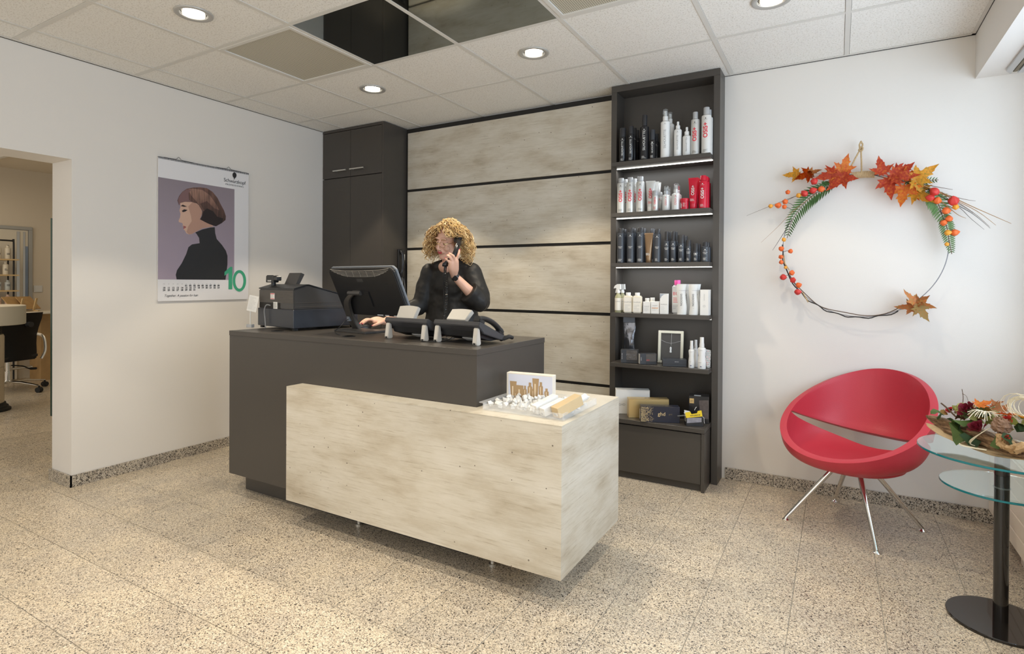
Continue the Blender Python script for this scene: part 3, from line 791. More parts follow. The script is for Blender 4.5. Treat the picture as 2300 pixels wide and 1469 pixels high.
t = thing('shampoo_bottle', 'pale grey bottle with bright pink cap', 'bottle', P(-.8895, 1.05, z), .0, 'large care bottles on the fourth board')
put('body', cached(('bc',), lambda: bx(-.027, .027, -.016, .016, 0, .183, bevel=.008, segs=3)), 'pearl', t)
put('cap', lathe_me([(.0185, 0), (.0185, .028), (.0175, .031)]), 'pink_gloss', t, (.004, 0, .1832))
put('lettering', text_mesh('BC', .030, bold=-.0002), 'red_print', t, (-.002, -.0162, .128))
put('small_print', lines_me(1, 0, 4, .030, gap=.009, th=.003, flat=True, seed=5), 'red_print', t, (-.004, -.0162, .100))
put('small_print', lines_me(1, 0, 5, .034, gap=.006, th=.0015, flat=True, seed=6), 'grey_print', t, (-.002, -.0162, .055))
emblem(t, 1, .165, 'dark_print', 1.2, True, -.004)
gk = 'large white conditioner bottles on the fourth board'
def sassoon(x, row, r, lab, txt=True, col='white_satin'):
    t = thing('conditioner_bottle', lab, 'bottle', P(x, row, z), .05, gk)
    def f():
        mb = MB(); prev = None; n = 28
        for k in range(12):
            q = k/11; zz = .190*q
            w = r*(1.0-.13*math.sin(q*PI*.95)**2+.04*q); off = .004*math.sin(q*PI*2)
            cur = mb.ring([(off+w*math.cos(2*PI*i/n), .018*math.sin(2*PI*i/n), zz) for i in range(n)])
            if prev: mb.bridge(prev, cur)
            else: mb.cap(cur, True)
            prev = cur
        mb.cap(prev); return mb.mesh(smooth=True, angle=50)
    put('body', cached(('sa', r), f), col, t)
    put('cap_seam', cached(('sas', r), lambda: MB().lathe([(r*1.0, 0), (r*1.0, .001)], 28, sy=.68).mesh()), 'grey_print', t, (0, 0, .150))
    if txt:
        put('lettering', text_mesh('SASSOON', .0165, rotated=True, flipdown=True, spacing=1.05), 'dark_print', t, (0, -.0184, .092))
        put('dots', lines_me(1, 0, 1, .008, flat=True), 'grey_print', t, (.004, -.0184, .040))
    return t
sassoon(-.8435, 0, .0285, 'large white curved bottle immediately right of the pink-capped bottle')
sassoon(-.828, 1, .0255, 'large white curved bottle behind the one beside the pink cap')
sassoon(-.772, 0, .0270, 'large white curved bottle beside the tall grey white carton')
sassoon(-.764, 1, .0235, 'large white curved bottle behind the one beside the grey white carton')
for k, lab in enumerate(('tall grey white carton, rightmost at the front of the fourth board', 'grey white carton behind the rightmost one')):
    t = carton('tall_carton', lab, 'carton', P(-.7045, k*.9, z), .049, .036, .156, 'carton_white', .0, 'grey white cartons at the right end of the fourth board')
    if k == 0:
        put('lettering', text_mesh('SASSOON', .009, rotated=True, flipdown=True), 'light_grey' if 'light_grey' in MATS else pmat('light_grey', (.5, .5, .5), .5), t, (0, -.0182, .110))
        put('ring_print', MB().tube([(.006*math.cos(q*.4), -.0182, .056+.006*math.sin(q*.4)) for q in range(16)], .0006, 4, closed=True).mesh(), 'grey_print', t)

# ------------------------------------------------------------ fifth board: tools and packs
z = SHI[4]
t = thing('hair_brush_pouch', 'shiny crumpled black pouch standing upright at the left end', 'pouch', (-1.2165, 3.70, z), .12)
def pouch():
    mb = MB(); prev = None; n = 24; rr = random.Random(4)
    for k in range(13):
        q = k/12; zz = .262*q
        w = .038+.003*math.sin(q*9); th = .016*(math.sin(PI*min(q*1.15, 1)))+.002
        cur = mb.ring([(w*math.cos(2*PI*i/n)*(1+.04*rr.uniform(-1, 1)), th*math.sin(2*PI*i/n)*(1+.25*rr.uniform(-1, 1)), zz) for i in range(n)])
        if prev: mb.bridge(prev, cur)
        else: mb.cap(cur, True)
        prev = cur
    mb.cap(prev); return mb.mesh(smooth=True, angle=60)
put('bag', pouch(), 'foil', t)
put('header_card', bx(-.039, .039, -.003, .003, .256, .292), 'slate_black', t)
emblem(t, 1, .272, 'light_print', 1.9, True); t.children[-1].location.y = -.003; t.children[-2].location.y = -.003
put('lettering', text_mesh('SESSION LABEL', .0085), 'light_print', t, (0, -.017, .072))
def pack(lab, ca, cb_, d, h, mat, endm):
    """long pack lying along ca->cb (front bottom edge), depth d, height h"""
    L_ = math.hypot(cb_[0]-ca[0], cb_[1]-ca[1]); an = math.atan2(cb_[1]-ca[1], cb_[0]-ca[0])
    t = thing('hair_tool_pack', lab, 'pack', (ca[0], ca[1], z+.0005), an, 'black packs with styling tools on the fifth board')
    put('carton', bx(0, L_, 0, d, 0, h, bevel=.0015), mat, t)
    put('end_label', bx(-.0006, -.0001, .002, d-.002, .003, h-.003), endm, t)
    return t, L_
t, L_ = pack('black windowed hair tool pack with pale printed end, leftmost on the fifth board', (-1.222, 3.551), (-1.115, 3.584), .05, .088, 'satin_black', 'light_print')
put('window_film', bx(.034, L_-.01, -.0012, .0002, .022, .084), 'foil', t)
put('front_panel', bx(.001, .034, -.0010, -.0002, .002, .086), 'slate_black', t)
put('lettering', text_mesh('SESSION LABEL', .006, rotated=True), 'light_print', t, (.008, -.0011, .045))
t, L_ = pack('middle black hair tool pack with grey front panel on the fifth board', (-1.094, 3.548), (-1.00, 3.60), .05, .070, 'satin_black', 'light_print')
put('window_film', bx(.038, L_-.006, -.0012, .0002, .02, .067), 'foil', t)
put('front_panel', bx(.001, .037, -.0010, -.0002, .002, .068), 'slate_black', t)
put('lettering', text_mesh('SESSION', .006, rotated=True), 'light_print', t, (.008, -.0011, .036))
put('red_print', lines_me(1, 0, 2, .022, gap=.005, th=.0014, flat=True), 'red_print', t, (.052, -.0013, .030))
t, L_ = pack('flat black box with a lid lying in front of the small picture frame', (-.950, 3.553), (-.812, 3.600), .075, .044, 'slate_black', 'satin_black')
put('lid_seam', bx(.0, L_, -.0006, .0002, .013, .0145), 'black_gap', t)
put('lettering', text_mesh('diamond', .007), 'light_print', t, (.085, -.0004, .030))
# picture frame with a pendant
t = thing('picture_frame', 'small cream frame with a thread and white pendant inside, leaning on the back', 'frame', (-.940, 3.70, z+.001), 0, rot=(math.radians(-8), 0, math.radians(6)))
mb = MB(); w_, h_, b_ = .080, .212, .017
mb.box(-w_, -w_+b_, -.009, .009, 0, h_).box(w_-b_, w_, -.009, .009, 0, h_).box(-w_+b_, w_-b_, -.009, .009, h_-b_, h_).box(-w_+b_, w_-b_, -.009, .009, 0, b_)
put('moulding', mb.mesh(bevel=.0015), 'frame_cream', t)
put('backing', bx(-w_+b_, w_-b_, .004, .008, b_, h_-b_), pmat('frame_back', (.055, .05, .045), .3), t)
put('thread', MB().tube([(.004, -.001, h_-b_), (.003, -.001, .115)], .0007, 5).tube([(-w_+b_, .0, .15), (-.03, -.001, .135), (.0, -.002, .130), (.03, -.001, .136), (w_-b_, 0, .148)], .0006, 5).mesh(), 'light_print', t)
put('pendant', MB().lathe([(.001, 0), (.007, .002), (.007, .012), (.0055, .016), (.0065, .022), (.0065, .032), (.004, .038), (.001, .040)], 14).mesh(smooth=True), 'white_gloss', t, (.001, -.005, .068))
# white bottles and dotted bag
for x, row, r, h, lab in ((-.781, 0, .0185, .168, 'white waisted spray bottle, left one at the front'), (-.768, 1, .0165, .169, 'white waisted spray bottle behind the left one'), (-.7185, -.1, .0245, .193, 'taller white waisted spray bottle near the dotted bag')):
    t = thing('spray_bottle', lab, 'bottle', P(x, row, z), 0, 'white spray bottles on the fifth board')
    hb = h*.68
    put('body', lathe_me([(round(r*.95, 5), 0), (round(r, 5), .003), (round(r*1.0, 5), round(hb*.35, 5)), (round(r*.82, 5), round(hb*.62, 5)), (round(r*.98, 5), round(hb*.9, 5)), (round(r*.9, 5), round(hb*.96, 5)), (round(r*.5, 5), hb)]), 'white_gloss', t)
    put('collar', lathe_me([(round(r*.60, 5), 0), (round(r*.56, 5), round(h*.12, 5))]), 'white_satin', t, (0, 0, hb))
    put('cap', lathe_me([(round(r*.52, 5), 0), (round(r*.48, 5), round(h*.195, 5))]), 'white_gloss', t, (0, 0, hb+h*.12))
    if row < 1:
        put('lettering', text_mesh('LINIEN', .0055, wrap=round(r*.98, 4)), 'grey_print', t, (0, 0, hb*.86))
        put('small_print', lines_me(r, .040, 2, r*1.1, gap=.004, seed=4), 'grey_print', t)
        put('badge', cached(('bd', r), lambda: MB().prism([(.006*math.cos(q*.42), .018+.006*math.sin(q*.42)) for q in range(8, 15)], -r-.0009, -r+.0005, 'y').mesh()), 'navy_print', t)
t = thing('dotted_bag', 'small white bag with black and red dots at the right end of the fifth board', 'bag', (-.693, 3.655, z), .1)
put('bag', MB().prism([(-.010, 0), (.012, 0), (.016, .108), (-.022, .112)], -.012, .012, 'y').mesh(bevel=.003), 'white_satin', t)
mb = MB(); mr_ = MB(); rr = random.Random(3)
for i in range(5):
    for j in range(9):
        xx = -.017+.008*i+(.004 if j % 2 else 0); zz = .008+.0118*j
        if abs(xx+.001) > .010+.007*zz/.1: continue
        (mr_ if rr.random() < .25 else mb).prism([(xx+.0022*math.cos(q*PI/3), zz+.0022*math.sin(q*PI/3)) for q in range(6)], -.0128, -.0119, 'y')
put('dots', mb.mesh(), 'dark_print', t); put('dots', mr_.mesh(), 'red_print', t)

# ------------------------------------------------------------ lowest top: gift boxes
z = .3808
def gift(nm, lab, ca, cb_, d, h, mat, zz=z):
    L_ = math.hypot(cb_[0]-ca[0], cb_[1]-ca[1]); an = math.atan2(cb_[1]-ca[1], cb_[0]-ca[0])
    t = thing(nm, lab, 'box', (ca[0], ca[1], zz), an, 'gift boxes on the lower cupboard')
    put('carton', bx(0, L_, 0, d, 0, h, bevel=.001), mat, t)
    return t, L_
t, L_ = gift('white_box', 'long white box, leftmost and rearmost on the lower cupboard', (-1.262, 3.57), (-1.06, 3.655), .07, .155, 'carton_white')
put('lid', bx(.0004, L_-.0004, .0004, .0696, .156, .1585), 'carton_white', t)
put('lettering', text_mesh('GHD', .020), 'grey_print', t, (.040, -.0002, .060))
t, L_ = gift('gold_box', 'long gold box between the white box and the patterned dark box', (-1.150, 3.500), (-.925, 3.618), .065, .118, 'gold_card')
put('lid', bx(.0004, L_-.0004, .0004, .0646, .119, .1215), 'gold_card', t)
put('lettering', text_mesh('ghd', .022), 'dark_print', t, (.12, .03, .1225), (-PI/2, 0, 0))
t, L_ = gift('styler_box', 'long dark navy box with gold speckled end on the lower cupboard', (-1.053, 3.437), (-.835, 3.527), .066, .098, pmat('navy_box', (.020, .022, .038), .35))
mb = MB(); rr = random.Random(11)
for i in range(26):
    for j in range(28):
        xx = .003+i*.0030; zz = .004+j*.0033
        if rr.random() < (1.0-i/26)**.8*.92 and xx < .08:
            mb.prism([(xx-.0014, zz), (xx, zz-.0015), (xx+.0014, zz), (xx, zz+.0015)], -.0008, .0, 'y')
o = put('gold_specks', mb.mesh(), 'gold_print', t); o['kind'] = 'stuff'
put('lettering', text_mesh('ghd', .032), 'gold_print', t, (.127, -.0002, .052))
put('lettering', text_mesh('gold', .012), pmat('dim_gold', (.20, .15, .08), .4), t, (.180, -.0002, .052))
put('lettering', text_mesh('ghd gold', .011), 'gold_print', t, (.17, .02, .0987), (-PI/2, 0, 0))
put('end_sticker', bx(-.0008, -.0002, .040, .060, .008, .070), 'carton_white', t)
t, L_ = gift('black_box', 'upright black box with a small gold square at the right end of the lower cupboard', (-.793, 3.58), (-.676, 3.60), .10, .165, 'gloss_black')
put('gold_square', bx(.004, .030, -.0008, -.0001, .120, .150), 'gold_card', t)
put('lettering', text_mesh('ghd', .010), 'dark_print', t, (.017, -.001, .135))
put('photo_print', MB().prism([(.055, .03), (.116, .03), (.116, .145), (.060, .140), (.063, .09)], -.0006, -.0001, 'y').mesh(), pmat('dark_photo', (.10, .08, .075), .4, vary=.6, vscale=60), t)
put('top_label', bx(.03, .07, .01, .04, .165, .1655), 'light_print', t)
t, L_ = gift('clip_pack', 'small open black pack with a yellow tag in front of the black box', (-.785, 3.478), (-.694, 3.520), .050, .055, 'satin_black')
put('barcode_label', bx(-.0008, -.0001, .010, .040, .026, .046), 'carton_white', t)
put('barcode', MB().box(-.0012, -.0007, .013, .014, .028, .044).box(-.0012, -.0007, .016, .018, .028, .044).box(-.0012, -.0007, .020, .021, .028, .044).box(-.0012, -.0007, .024, .027, .028, .044).box(-.0012, -.0007, .030, .032, .028, .044).mesh(), 'dark_print', t)
put('grey_print', MB().prism([(.004, .018), (.090, .026), (.090, .053), (.004, .050)], -.0006, -.0001, 'y').mesh(), pmat('grey_photo', (.30, .29, .32), .4, vary=.5, vscale=50), t)
tg = put('yellow_tag', MB().prism([(-.002, .050), (.094, .062), (.088, .098), (.066, .094), (.062, .080), (.030, .074), (.022, .088), (-.008, .082)], -.006, -.0045, 'y').mesh(), 'yellow_card', t, label='yellow cardboard tag')
put('lettering', text_mesh('NYUNIO4', .013, bold=.0002, shear=.2), 'dark_print', tg, (.050, -.0062, .067), (0, -.12, 0))
put('handle_stick', MB().cyl((-.045, .030, .052), (.02, .03, .060), .0035, .006, 10).mesh(smooth=True), pmat('grey_rubber', (.12, .13, .13), .5), t)
put('clips', MB().tube([(-.012, .01, .078), (.0, .01, .070), (.008, .004, .060), (.012, -.002, .052)], .0018, 6).tube([(.055, .03, .09), (.062, .03, .106), (.068, .03, .110)], .0015, 6).tube([(.094, -.004, .060), (.103, -.005, .054), (.104, -.006, .03), (.106, -.006, .02)], .0012, 6).mesh(), 'white_gloss', t)
put('leaflet', MB().prism([(-.006, .055), (.018, .058), (.022, .088), (-.010, .094)], .012, .013, 'y').prism([(.0, .055), (.022, .058), (.028, .084), (-.002, .090)], .018, .019, 'y').mesh(), 'light_print', t)
# ------------------------------------------------------------ cash register
pmat('reg_dark', (.050, .048, .047), .35)
pmat('reg_drawer', (.030, .034, .044), .30)
pmat('reg_brown', (.085, .074, .062), .42)
pmat('black_plastic', (.020, .020, .021), .35)
pmat('matte_black', (.016, .016, .016), .6)
pmat('white_plastic', (.75, .76, .78), .4)
pmat('sticker_white', (.78, .77, .74), .6)
pmat('rubber_cable', (.025, .025, .025), .5)
ZT = .9525
reg = thing('cash_register', 'black cash register on a wide drawer at the left end of the counter', 'cash register', (-3.128, 2.258, ZT), math.radians(-9.4))
W_, D_ = .42, .44
put('drawer', bx(0, W_, 0, D_, .014, .122, bevel=.003), 'reg_drawer', reg)
put('foot', MB().box(.01, .035, .012, .035, 0, .0145).box(W_-.035, W_-.01, .012, .035, 0, .0145).box(.01, .035, D_-.035, D_-.01, 0, .0145).box(W_-.035, W_-.01, D_-.035, D_-.01, 0, .0145).mesh(), 'matte_black', reg)
hp = [(.006, .1225), (.006, .238), (.086, .262), (.10, .262), (D_-.01, .178), (D_-.01, .1225)]
put('housing', MB().prism(hp, .006, W_-.006, 'x').mesh(bevel=.004), 'reg_dark', reg)
mb = MB()
for k in range(9): mb.box(.010, W_-.010, .0035, .0058, .160+k*.0082, .1655+k*.0082)
put('ribbed_panel', mb.mesh(), 'reg_brown', reg)
put('ribbed_panel', MB().box(W_-.0060, W_-.0035, .010, D_-.03, .136, .139).box(W_-.0060, W_-.0035, .010, D_-.03, .160, .162).mesh(), 'reg_brown', reg)
put('top_cover', MB().prism([(.004, .239), (.086, .2635), (.10, .2635), (D_-.012, .180), (D_-.012, .186), (.10, .270), (.085, .270), (.004, .246)], .002, W_-.002, 'x').mesh(bevel=.0015), 'black_plastic', reg)
mb = MB()
for i in range(7):
    for j in range(4): mb.box(.05+i*.045, .085+i*.045, 0, .03, 0, .004, Matrix.Translation((0, .16+j*.055, .243-j*.0138))@Matrix.Rotation(-.26, 4, 'X'))
put('keys', mb.mesh(), 'reg_brown', reg)
put('port_recess', bx(.012, .26, .0044, .0066, .1235, .157), 'black_gap', reg)
put('warning_sticker', bx(.150, .200, .0028, .0034, .178, .215), 'sticker_white', reg)
put('red_stripe', MB().box(.152, .198, .0024, .0029, .209, .213).box(.152, .198, .0024, .0029, .180, .183).mesh(), 'red_print', reg)
put('small_print', lines_me(1, .204, 6, .044, gap=.0038, th=.0009, flat=True, seed=9), 'grey_print', reg, (.175, .003, 0))
put('rating_label', bx(.185, .232, .0030, .0042, .122, .163), 'sticker_white', reg)
put('small_print', lines_me(1, .156, 8, .040, gap=.0042, th=.0013, flat=True, seed=10), 'dark_print', reg, (.2085, .0032, 0))
d = put('customer_display', MB().prism([(-.044, 0), (.040, 0), (.042, .040), (.036, .046), (-.036, .046), (-.042, .038)], -.018, .018, 'y').mesh(bevel=.003), 'black_plastic', reg, (.075, .055, .279), (0, 0, math.radians(6)), label='small customer display on a short post')
put('lettering', text_mesh('SHARP', .0125, bold=.0004), 'light_print', d, (-.004, -.0184, .010))
put('display_post', MB().lathe([(.014, 0), (.014, .03)], 16, M=Matrix.Translation((.078, .06, .250))).mesh(smooth=True), 'black_plastic', reg)
put('display_arm', bx(.112, .150, .04, .075, .290, .318, bevel=.004), 'black_plastic', reg)
put('operator_display', MB().prism([(.0, 0), (.022, -.004), (.062, .068), (.038, .078)], -.062, .062, 'x').mesh(bevel=.002), 'reg_dark', reg, (.225, .085, .262), (0, 0, math.radians(4)), label='tilted operator screen seen from behind')
def bez(p, n=14):
    """Catmull-Rom through points"""
    p = [Vector(q) for q in p]; out = []
    for i in range(len(p)-1):
        a0 = p[max(i-1, 0)]; a1 = p[i]; a2 = p[i+1]; a3 = p[min(i+2, len(p)-1)]
        for k in range(n):
            t = k/n; out.append(.5*((2*a1)+(-a0+a2)*t+(2*a0-5*a1+4*a2-a3)*t*t+(-a0+3*a1-3*a2+a3)*t**3))
    out.append(p[-1]); return out
put('cable', MB().tube(bez([(.150, .004, .140), (.130, -.012, .142), (.118, -.018, .11), (.122, -.016, .06), (.136, -.020, .014), (.150, -.030, .0055)]), .0035, 8).mesh(smooth=True), pmat('grey_cable', (.25, .25, .25), .35), reg)
# cable grommets in the counter top
for (x, y, lab) in ((-2.800, 2.150, 'black cable grommet in the counter top by the cash register'), (-2.222, 2.142, 'black cable grommet in the counter top by the monitor stand')):
    t = thing('cable_grommet', lab, 'cable grommet', (x, y, ZT), 0, 'cable grommets')
    put('ring', MB().lathe([(.034, 0), (.034, .0015), (.031, .0022), (.024, .0022)], 32).mesh(smooth=True), 'black_plastic', t)
    put('cover', MB().lathe([(.0235, .0022), (.0235, .0012)], 24).mesh(), 'matte_black', t)
# sign holder
t = thing('card_holder', 'small white card with small print in a clear stand beside the cash register', 'sign', (-3.150, 2.222, ZT), math.radians(8))
put('foot', bx(-.022, .022, -.012, .012, 0, .020, bevel=.002), 'clear_grey' if 'clear_grey' in MATS else pmat('clear_grey', (.55, .56, .57), .15, trans=.4), t)
put('rod', MB().cyl((0, 0, .02), (0, 0, .105), .0022, n=8).mesh(), 'brushed_metal', t)
cardo = put('card', bx(-.039, .039, -.0005, .0005, 0, .098), 'sticker_white', t, (.010, -.002, .100), (math.radians(-6), math.radians(8), 0))
put('small_print', lines_me(1, .088, 20, .066, gap=.0040, th=.0007, flat=True, seed=12), 'grey_print', cardo, (0, -.0002, 0))

# ------------------------------------------------------------ computer monitor seen from behind
mon = thing('computer_monitor', 'black computer screen seen from behind, tilted back on a curved arm', 'monitor', (-2.36, 2.45, ZT), math.radians(-8))
pw, ph = .282, .145
Mt = Matrix.Translation((.122, -.110, .235)) @ Matrix.Rotation(math.radians(25), 4, 'X')
mb = MB().prism([(-pw, -ph+.004), (-pw+.012, -ph), (pw-.012, -ph), (pw, -ph+.004), (pw, ph-.02), (pw-.018, ph), (-pw+.018, ph), (-pw, ph-.02)], -.018, .0, 'y', Mt)
put('back_shell', mb.mesh(bevel=.004), 'black_plastic', mon)
put('bezel', MB().prism([(-pw-.003, -ph-.003), (pw+.003, -ph-.003), (pw+.003, ph-.018), (pw-.016, ph+.003), (-pw+.016, ph+.003), (-pw-.003, ph-.018)], .0, .014, 'y', Mt).mesh(bevel=.003), pmat('monitor_grey', (.20, .22, .25), .35, metal=.3), mon)
put('screen', MB().box(-pw+.015, pw-.015, .0141, .0150, -ph+.015, ph-.018, Mt).mesh(), pmat('screen_glass', (.01, .01, .012), .08), mon)
mb = MB()
for k in range(5):
    z0 = ph-.014-k*.0085; hw = pw*(.90-.012*k-.055*k*k*.28)
    pts = []
    for q in range(21):
        s_ = -1+2*q/20
        pts.append(Mt @ Vector((hw*s_, -.0195, z0+.012*abs(s_)**3.2)))
    mb.tube(pts, .0017, 5)
put('vent_rib', mb.mesh(), pmat('vent_grey', (.36, .34, .31), .4, metal=.3), mon)
mb = MB()
for q in (-.12, -.06, 0, .06, .12): mb.box(q-.0008, q+.0008, -.0195, -.018, ph-.050, ph-.014, Mt)
put('vent_bar', mb.mesh(), 'vent_grey', mon)
put('rear_label', MB().box(-.048, .004, -.0188, -.018, .065, .084, Mt).mesh(), pmat('dark_label', (.045, .045, .045), .5), mon)
put('lock_slot', MB().box(.185, .20, -.0188, -.018, .05, .06, Mt).mesh(), 'matte_black', mon)
put('port_row', MB().box(.02, .07, -.0186, -.018, -ph+.004, -ph+.010, Mt).box(.085, .12, -.0186, -.018, -ph+.004, -ph+.009, Mt).box(.16, .185, -.0186, -.018, -ph+.004, -ph+.009, Mt).mesh(), 'white_plastic', mon)
put('hinge', MB().cyl(Mt @ Vector((-.150, -.030, .0)), Mt @ Vector((-.040, -.030, .0)), .0125, n=18).box(-.120, -.055, -.03, -.018, -.012, .012, Mt).mesh(smooth=True), 'reg_dark', mon)
put('mount_plate', MB().box(-.10, .02, -.024, -.018, -.085, .008, Mt).mesh(bevel=.002), 'black_plastic', mon)
ac = Mt @ Vector((-.105, -.03, 0))
path = bez([(-.092, -.028, .012), (-.094, -.062, .06), (-.082, -.098, .12), (-.052, -.128, .18), (ac.x, ac.y-.004, ac.z)], 4)
mb = MB(); prev = None
for k, p in enumerate(path):
    q = k/(len(path)-1); t = (path[min(k+1, len(path)-1)]-path[max(k-1, 0)]).normalized(); n_ = Vector((1, 0, 0)).cross(t).normalized(); w_ = .030-.006*q; th = .013-.006*q
    cur = mb.ring([p+Vector((-w_, 0, 0))+n_*th, p+Vector((w_, 0, 0))+n_*th, p+Vector((w_, 0, 0))-n_*th, p+Vector((-w_, 0, 0))-n_*th])
    if prev: mb.bridge(prev, cur)
    else: mb.cap(cur, True)
    prev = cur
mb.cap(prev)
put('arm', mb.mesh(smooth=True, bevel=.003), pmat('arm_grey', (.075, .068, .06), .35, metal=.2), mon)
put('cable_port', bx(-.108, -.084, -.092, -.072, .058, .084), 'monitor_grey', mon)
put('base_plate', MB().prism([(-.140, -.155), (.140, -.155), (.145, -.15), (.145, .005), (.14, .01), (-.14, .01), (-.145, .005), (-.145, -.15)], .0, .012, 'z').mesh(bevel=.003), 'reg_dark', mon)
put('cable', MB().tube(bez([(-.092, -.094, .068), (-.080, -.125, .058), (-.070, -.165, .03), (-.01, -.24, .012), (.10, -.285, .003)]), .0025, 7).mesh(smooth=True), 'rubber_cable', mon)
# mouse
t = thing('computer_mouse', 'black computer mouse under the woman\'s hand', 'mouse', (-2.510, 2.540, ZT), math.radians(156))
def mouse():
    mb = MB(); prev = None; n = 20
    for k in range(7):
        q = k/6; s_ = math.cos(q*PI/2)**.5 if q < 1 else .02
        cur = mb.ring([(.030*s_*math.cos(2*PI*i/n), .052*s_*math.sin(2*PI*i/n), .032*math.sin(q*PI/2)) for i in range(n)])
        if prev: mb.bridge(prev, cur)
        else: mb.cap(cur, True)
        prev = cur
    mb.cap(prev); return mb.mesh(smooth=True)
put('body', mouse(), 'black_plastic', t)
put('wheel', MB().cyl((-.004, .030, .0275), (.004, .030, .0275), .008, n=14).mesh(), 'grey_cap', t)

# ------------------------------------------------------------ desk telephones
pmat('phone_body', (.050, .050, .054), .38)
pmat('phone_grey', (.46, .44, .40), .42)
pmat('phone_leg', (.60, .56, .50), .35, metal=.2)
def phone(lab, x, y, yaw, disp_tilt, handset):
    t = thing('desk_telephone', lab, 'telephone', (x, y, ZT), yaw, 'desk telephones on the counter')
    W, Lh, Z0, Z1 = .288, .215, .012, .093      # width, length, front and back heights
    ang = math.atan2(Z1-Z0, Lh*.93)
    Ms = Matrix.Translation((0, Lh*.93, Z0)) @ Matrix.Rotation(-ang, 4, 'X')     # local: y from 0 (front) to -Lh (raised back)
    mb = MB().prism([(-Lh, -.004), (-Lh, .016), (-Lh+.006, .020), (-.01, .016), (0, .006), (0, -.004), (-.05, -.012), (-Lh+.05, -.024), (-Lh+.02, -.012)], 0, W, 'x', Ms)
    put('body', mb.mesh(bevel=.0025), 'phone_body', t)
    put('base_shell', MB().prism([(-Lh+.03, -.012), (-Lh+.055, -.040), (-.07, -.030), (-.02, -.006)], .03, W-.03, 'x', Ms).mesh(bevel=.002), 'black_plastic', t)
    put('under_label', MB().box(.13, .19, -.13, -.09, -.0405, -.0380, Ms).mesh(), 'sticker_white', t)
    for lx in (.008, W-.034):
        l = MB().prism([(.010, .0), (.034, .0), (.040, .008), (.030, .074), (.022, .082), (.014, .078), (.004, .010)], lx, lx+.026, 'x')
        put('stand_leg', l.mesh(bevel=.003), 'phone_leg', t, (0, -.012, 0))
        put('rubber_foot', bx(lx+.006, lx+.018, -.0035, .0, .003, .013), 'matte_black', t, (0, -.003, 0))
    mb = MB()
    for i in range(4):
        for j in range(5): mb.box(.075+i*.030, .095+i*.030, -.13+j*.024, -.115+j*.024, .016, .0205, Ms)
    put('keys', mb.mesh(), 'phone_grey', t)
    # flip-up display box standing at the raised back edge
    Md = Ms @ Matrix.Translation((0, -Lh+.030, .016)) @ Matrix.Rotation(disp_tilt, 4, 'X')
    pr = []
    n = 10
    top = [(.062+.128*k/n, .066+.005*math.sin(PI*k/n)) for k in range(n+1)]
    mb = MB().prism([(.068, 0), (.186, 0)]+list(reversed(top)), -.022, .0, 'y', Md)
    put('display', mb.mesh(bevel=.002), 'phone_grey', t, label='light grey flip-up display')
    put('display_glass', MB().box(.076, .178, .0002, .001, .012, .056, Md).mesh(), 'screen_glass', t)
    if handset:
        pts = [Ms @ Vector((W-.026, y_, z_)) for y_, z_ in ((-Lh+.004, .034), (-Lh+.022, .040), (-Lh*.75, .050), (-Lh*.5, .054), (-Lh*.25, .046), (-.02, .030))]
        put('handset', MB().tube(bez(pts, 4), [.019]*3+[.0165]*(4*5-5)+[.020]*3, 14, flat=.75).mesh(smooth=True), 'black_plastic', t, label='black handset resting on the right side')
        put('handset_pad', MB().box(W-.046, W-.006, -Lh+.002, -Lh+.045, .018, .036, Ms).mesh(bevel=.004), 'black_plastic', t)
        put('handset_pad', MB().box(W-.046, W-.006, -.055, -.012, .014, .030, Ms).mesh(bevel=.004), 'black_plastic', t)
        # coiled cord
        cl_ = []
        for k in range(300):
            q = k/299; b_ = Vector((W-.010+.012*math.sin(q*5), Lh*.80+.11*q, .016+.010*math.sin(q*PI)))
            cl_.append(b_+Vector((.0085*math.cos(k*.62), .0, .0085*math.sin(k*.62))))
        put('coiled_cord', MB().tube(cl_, .0018, 5).mesh(smooth=True), 'rubber_cable', t)
    return t
phone('desk telephone with light grey display and empty cradle, left of the two', -1.998, 2.168, math.radians(-4), math.radians(-6), False)
phone('desk telephone with its black handset in place, right of the two', -1.688, 2.170, math.radians(-7), math.radians(-24), True)
t = thing('telephone_cable', 'thin black telephone cables lying between the two phones', 'cable', (-1.70, 2.20, ZT))
put('cable', MB().tube(bez([(.03, .10, .012), (.05, .03, .004), (.03, -.04, .003), (-.03, -.06, .003), (-.045, -.03, .003), (.0, -.01, .004), (.05, .03, .012)]), .0022, 6).mesh(smooth=True), 'rubber_cable', t)
put('grey_cable', MB().tube(bez([(-.02, .12, .012), (.03, .07, .006), (.05, .09, .010), (.06, .12, .02)]), .0022, 6).mesh(smooth=True), 'grey_cable', t)

# ------------------------------------------------------------ acrylic tray with samples
ZB = .7055
tr = thing('acrylic_tray', 'clear acrylic tray with flared rim on the concrete-look block', 'tray', (-1.100, 2.165, ZB))
w, d, h = .185, .175, .028
mb = MB()
mb.box(-w, w, -d, d, 0, .004)
mb.box(-w, w, -d, -d+.004, .0042, h).box(-w, w, d-.004, d, .0042, h).box(-w, -w+.004, -d+.0042, d-.0042, .0042, h).box(w-.004, w, -d+.0042, d-.0042, .0042, h)
mb.box(-w-.018, -w+.004, -d, d, h+.0002, h+.004)
put('tray', mb.mesh(), pmat('acrylic', (.92, .93, .93), .04, alpha=.20), tr)
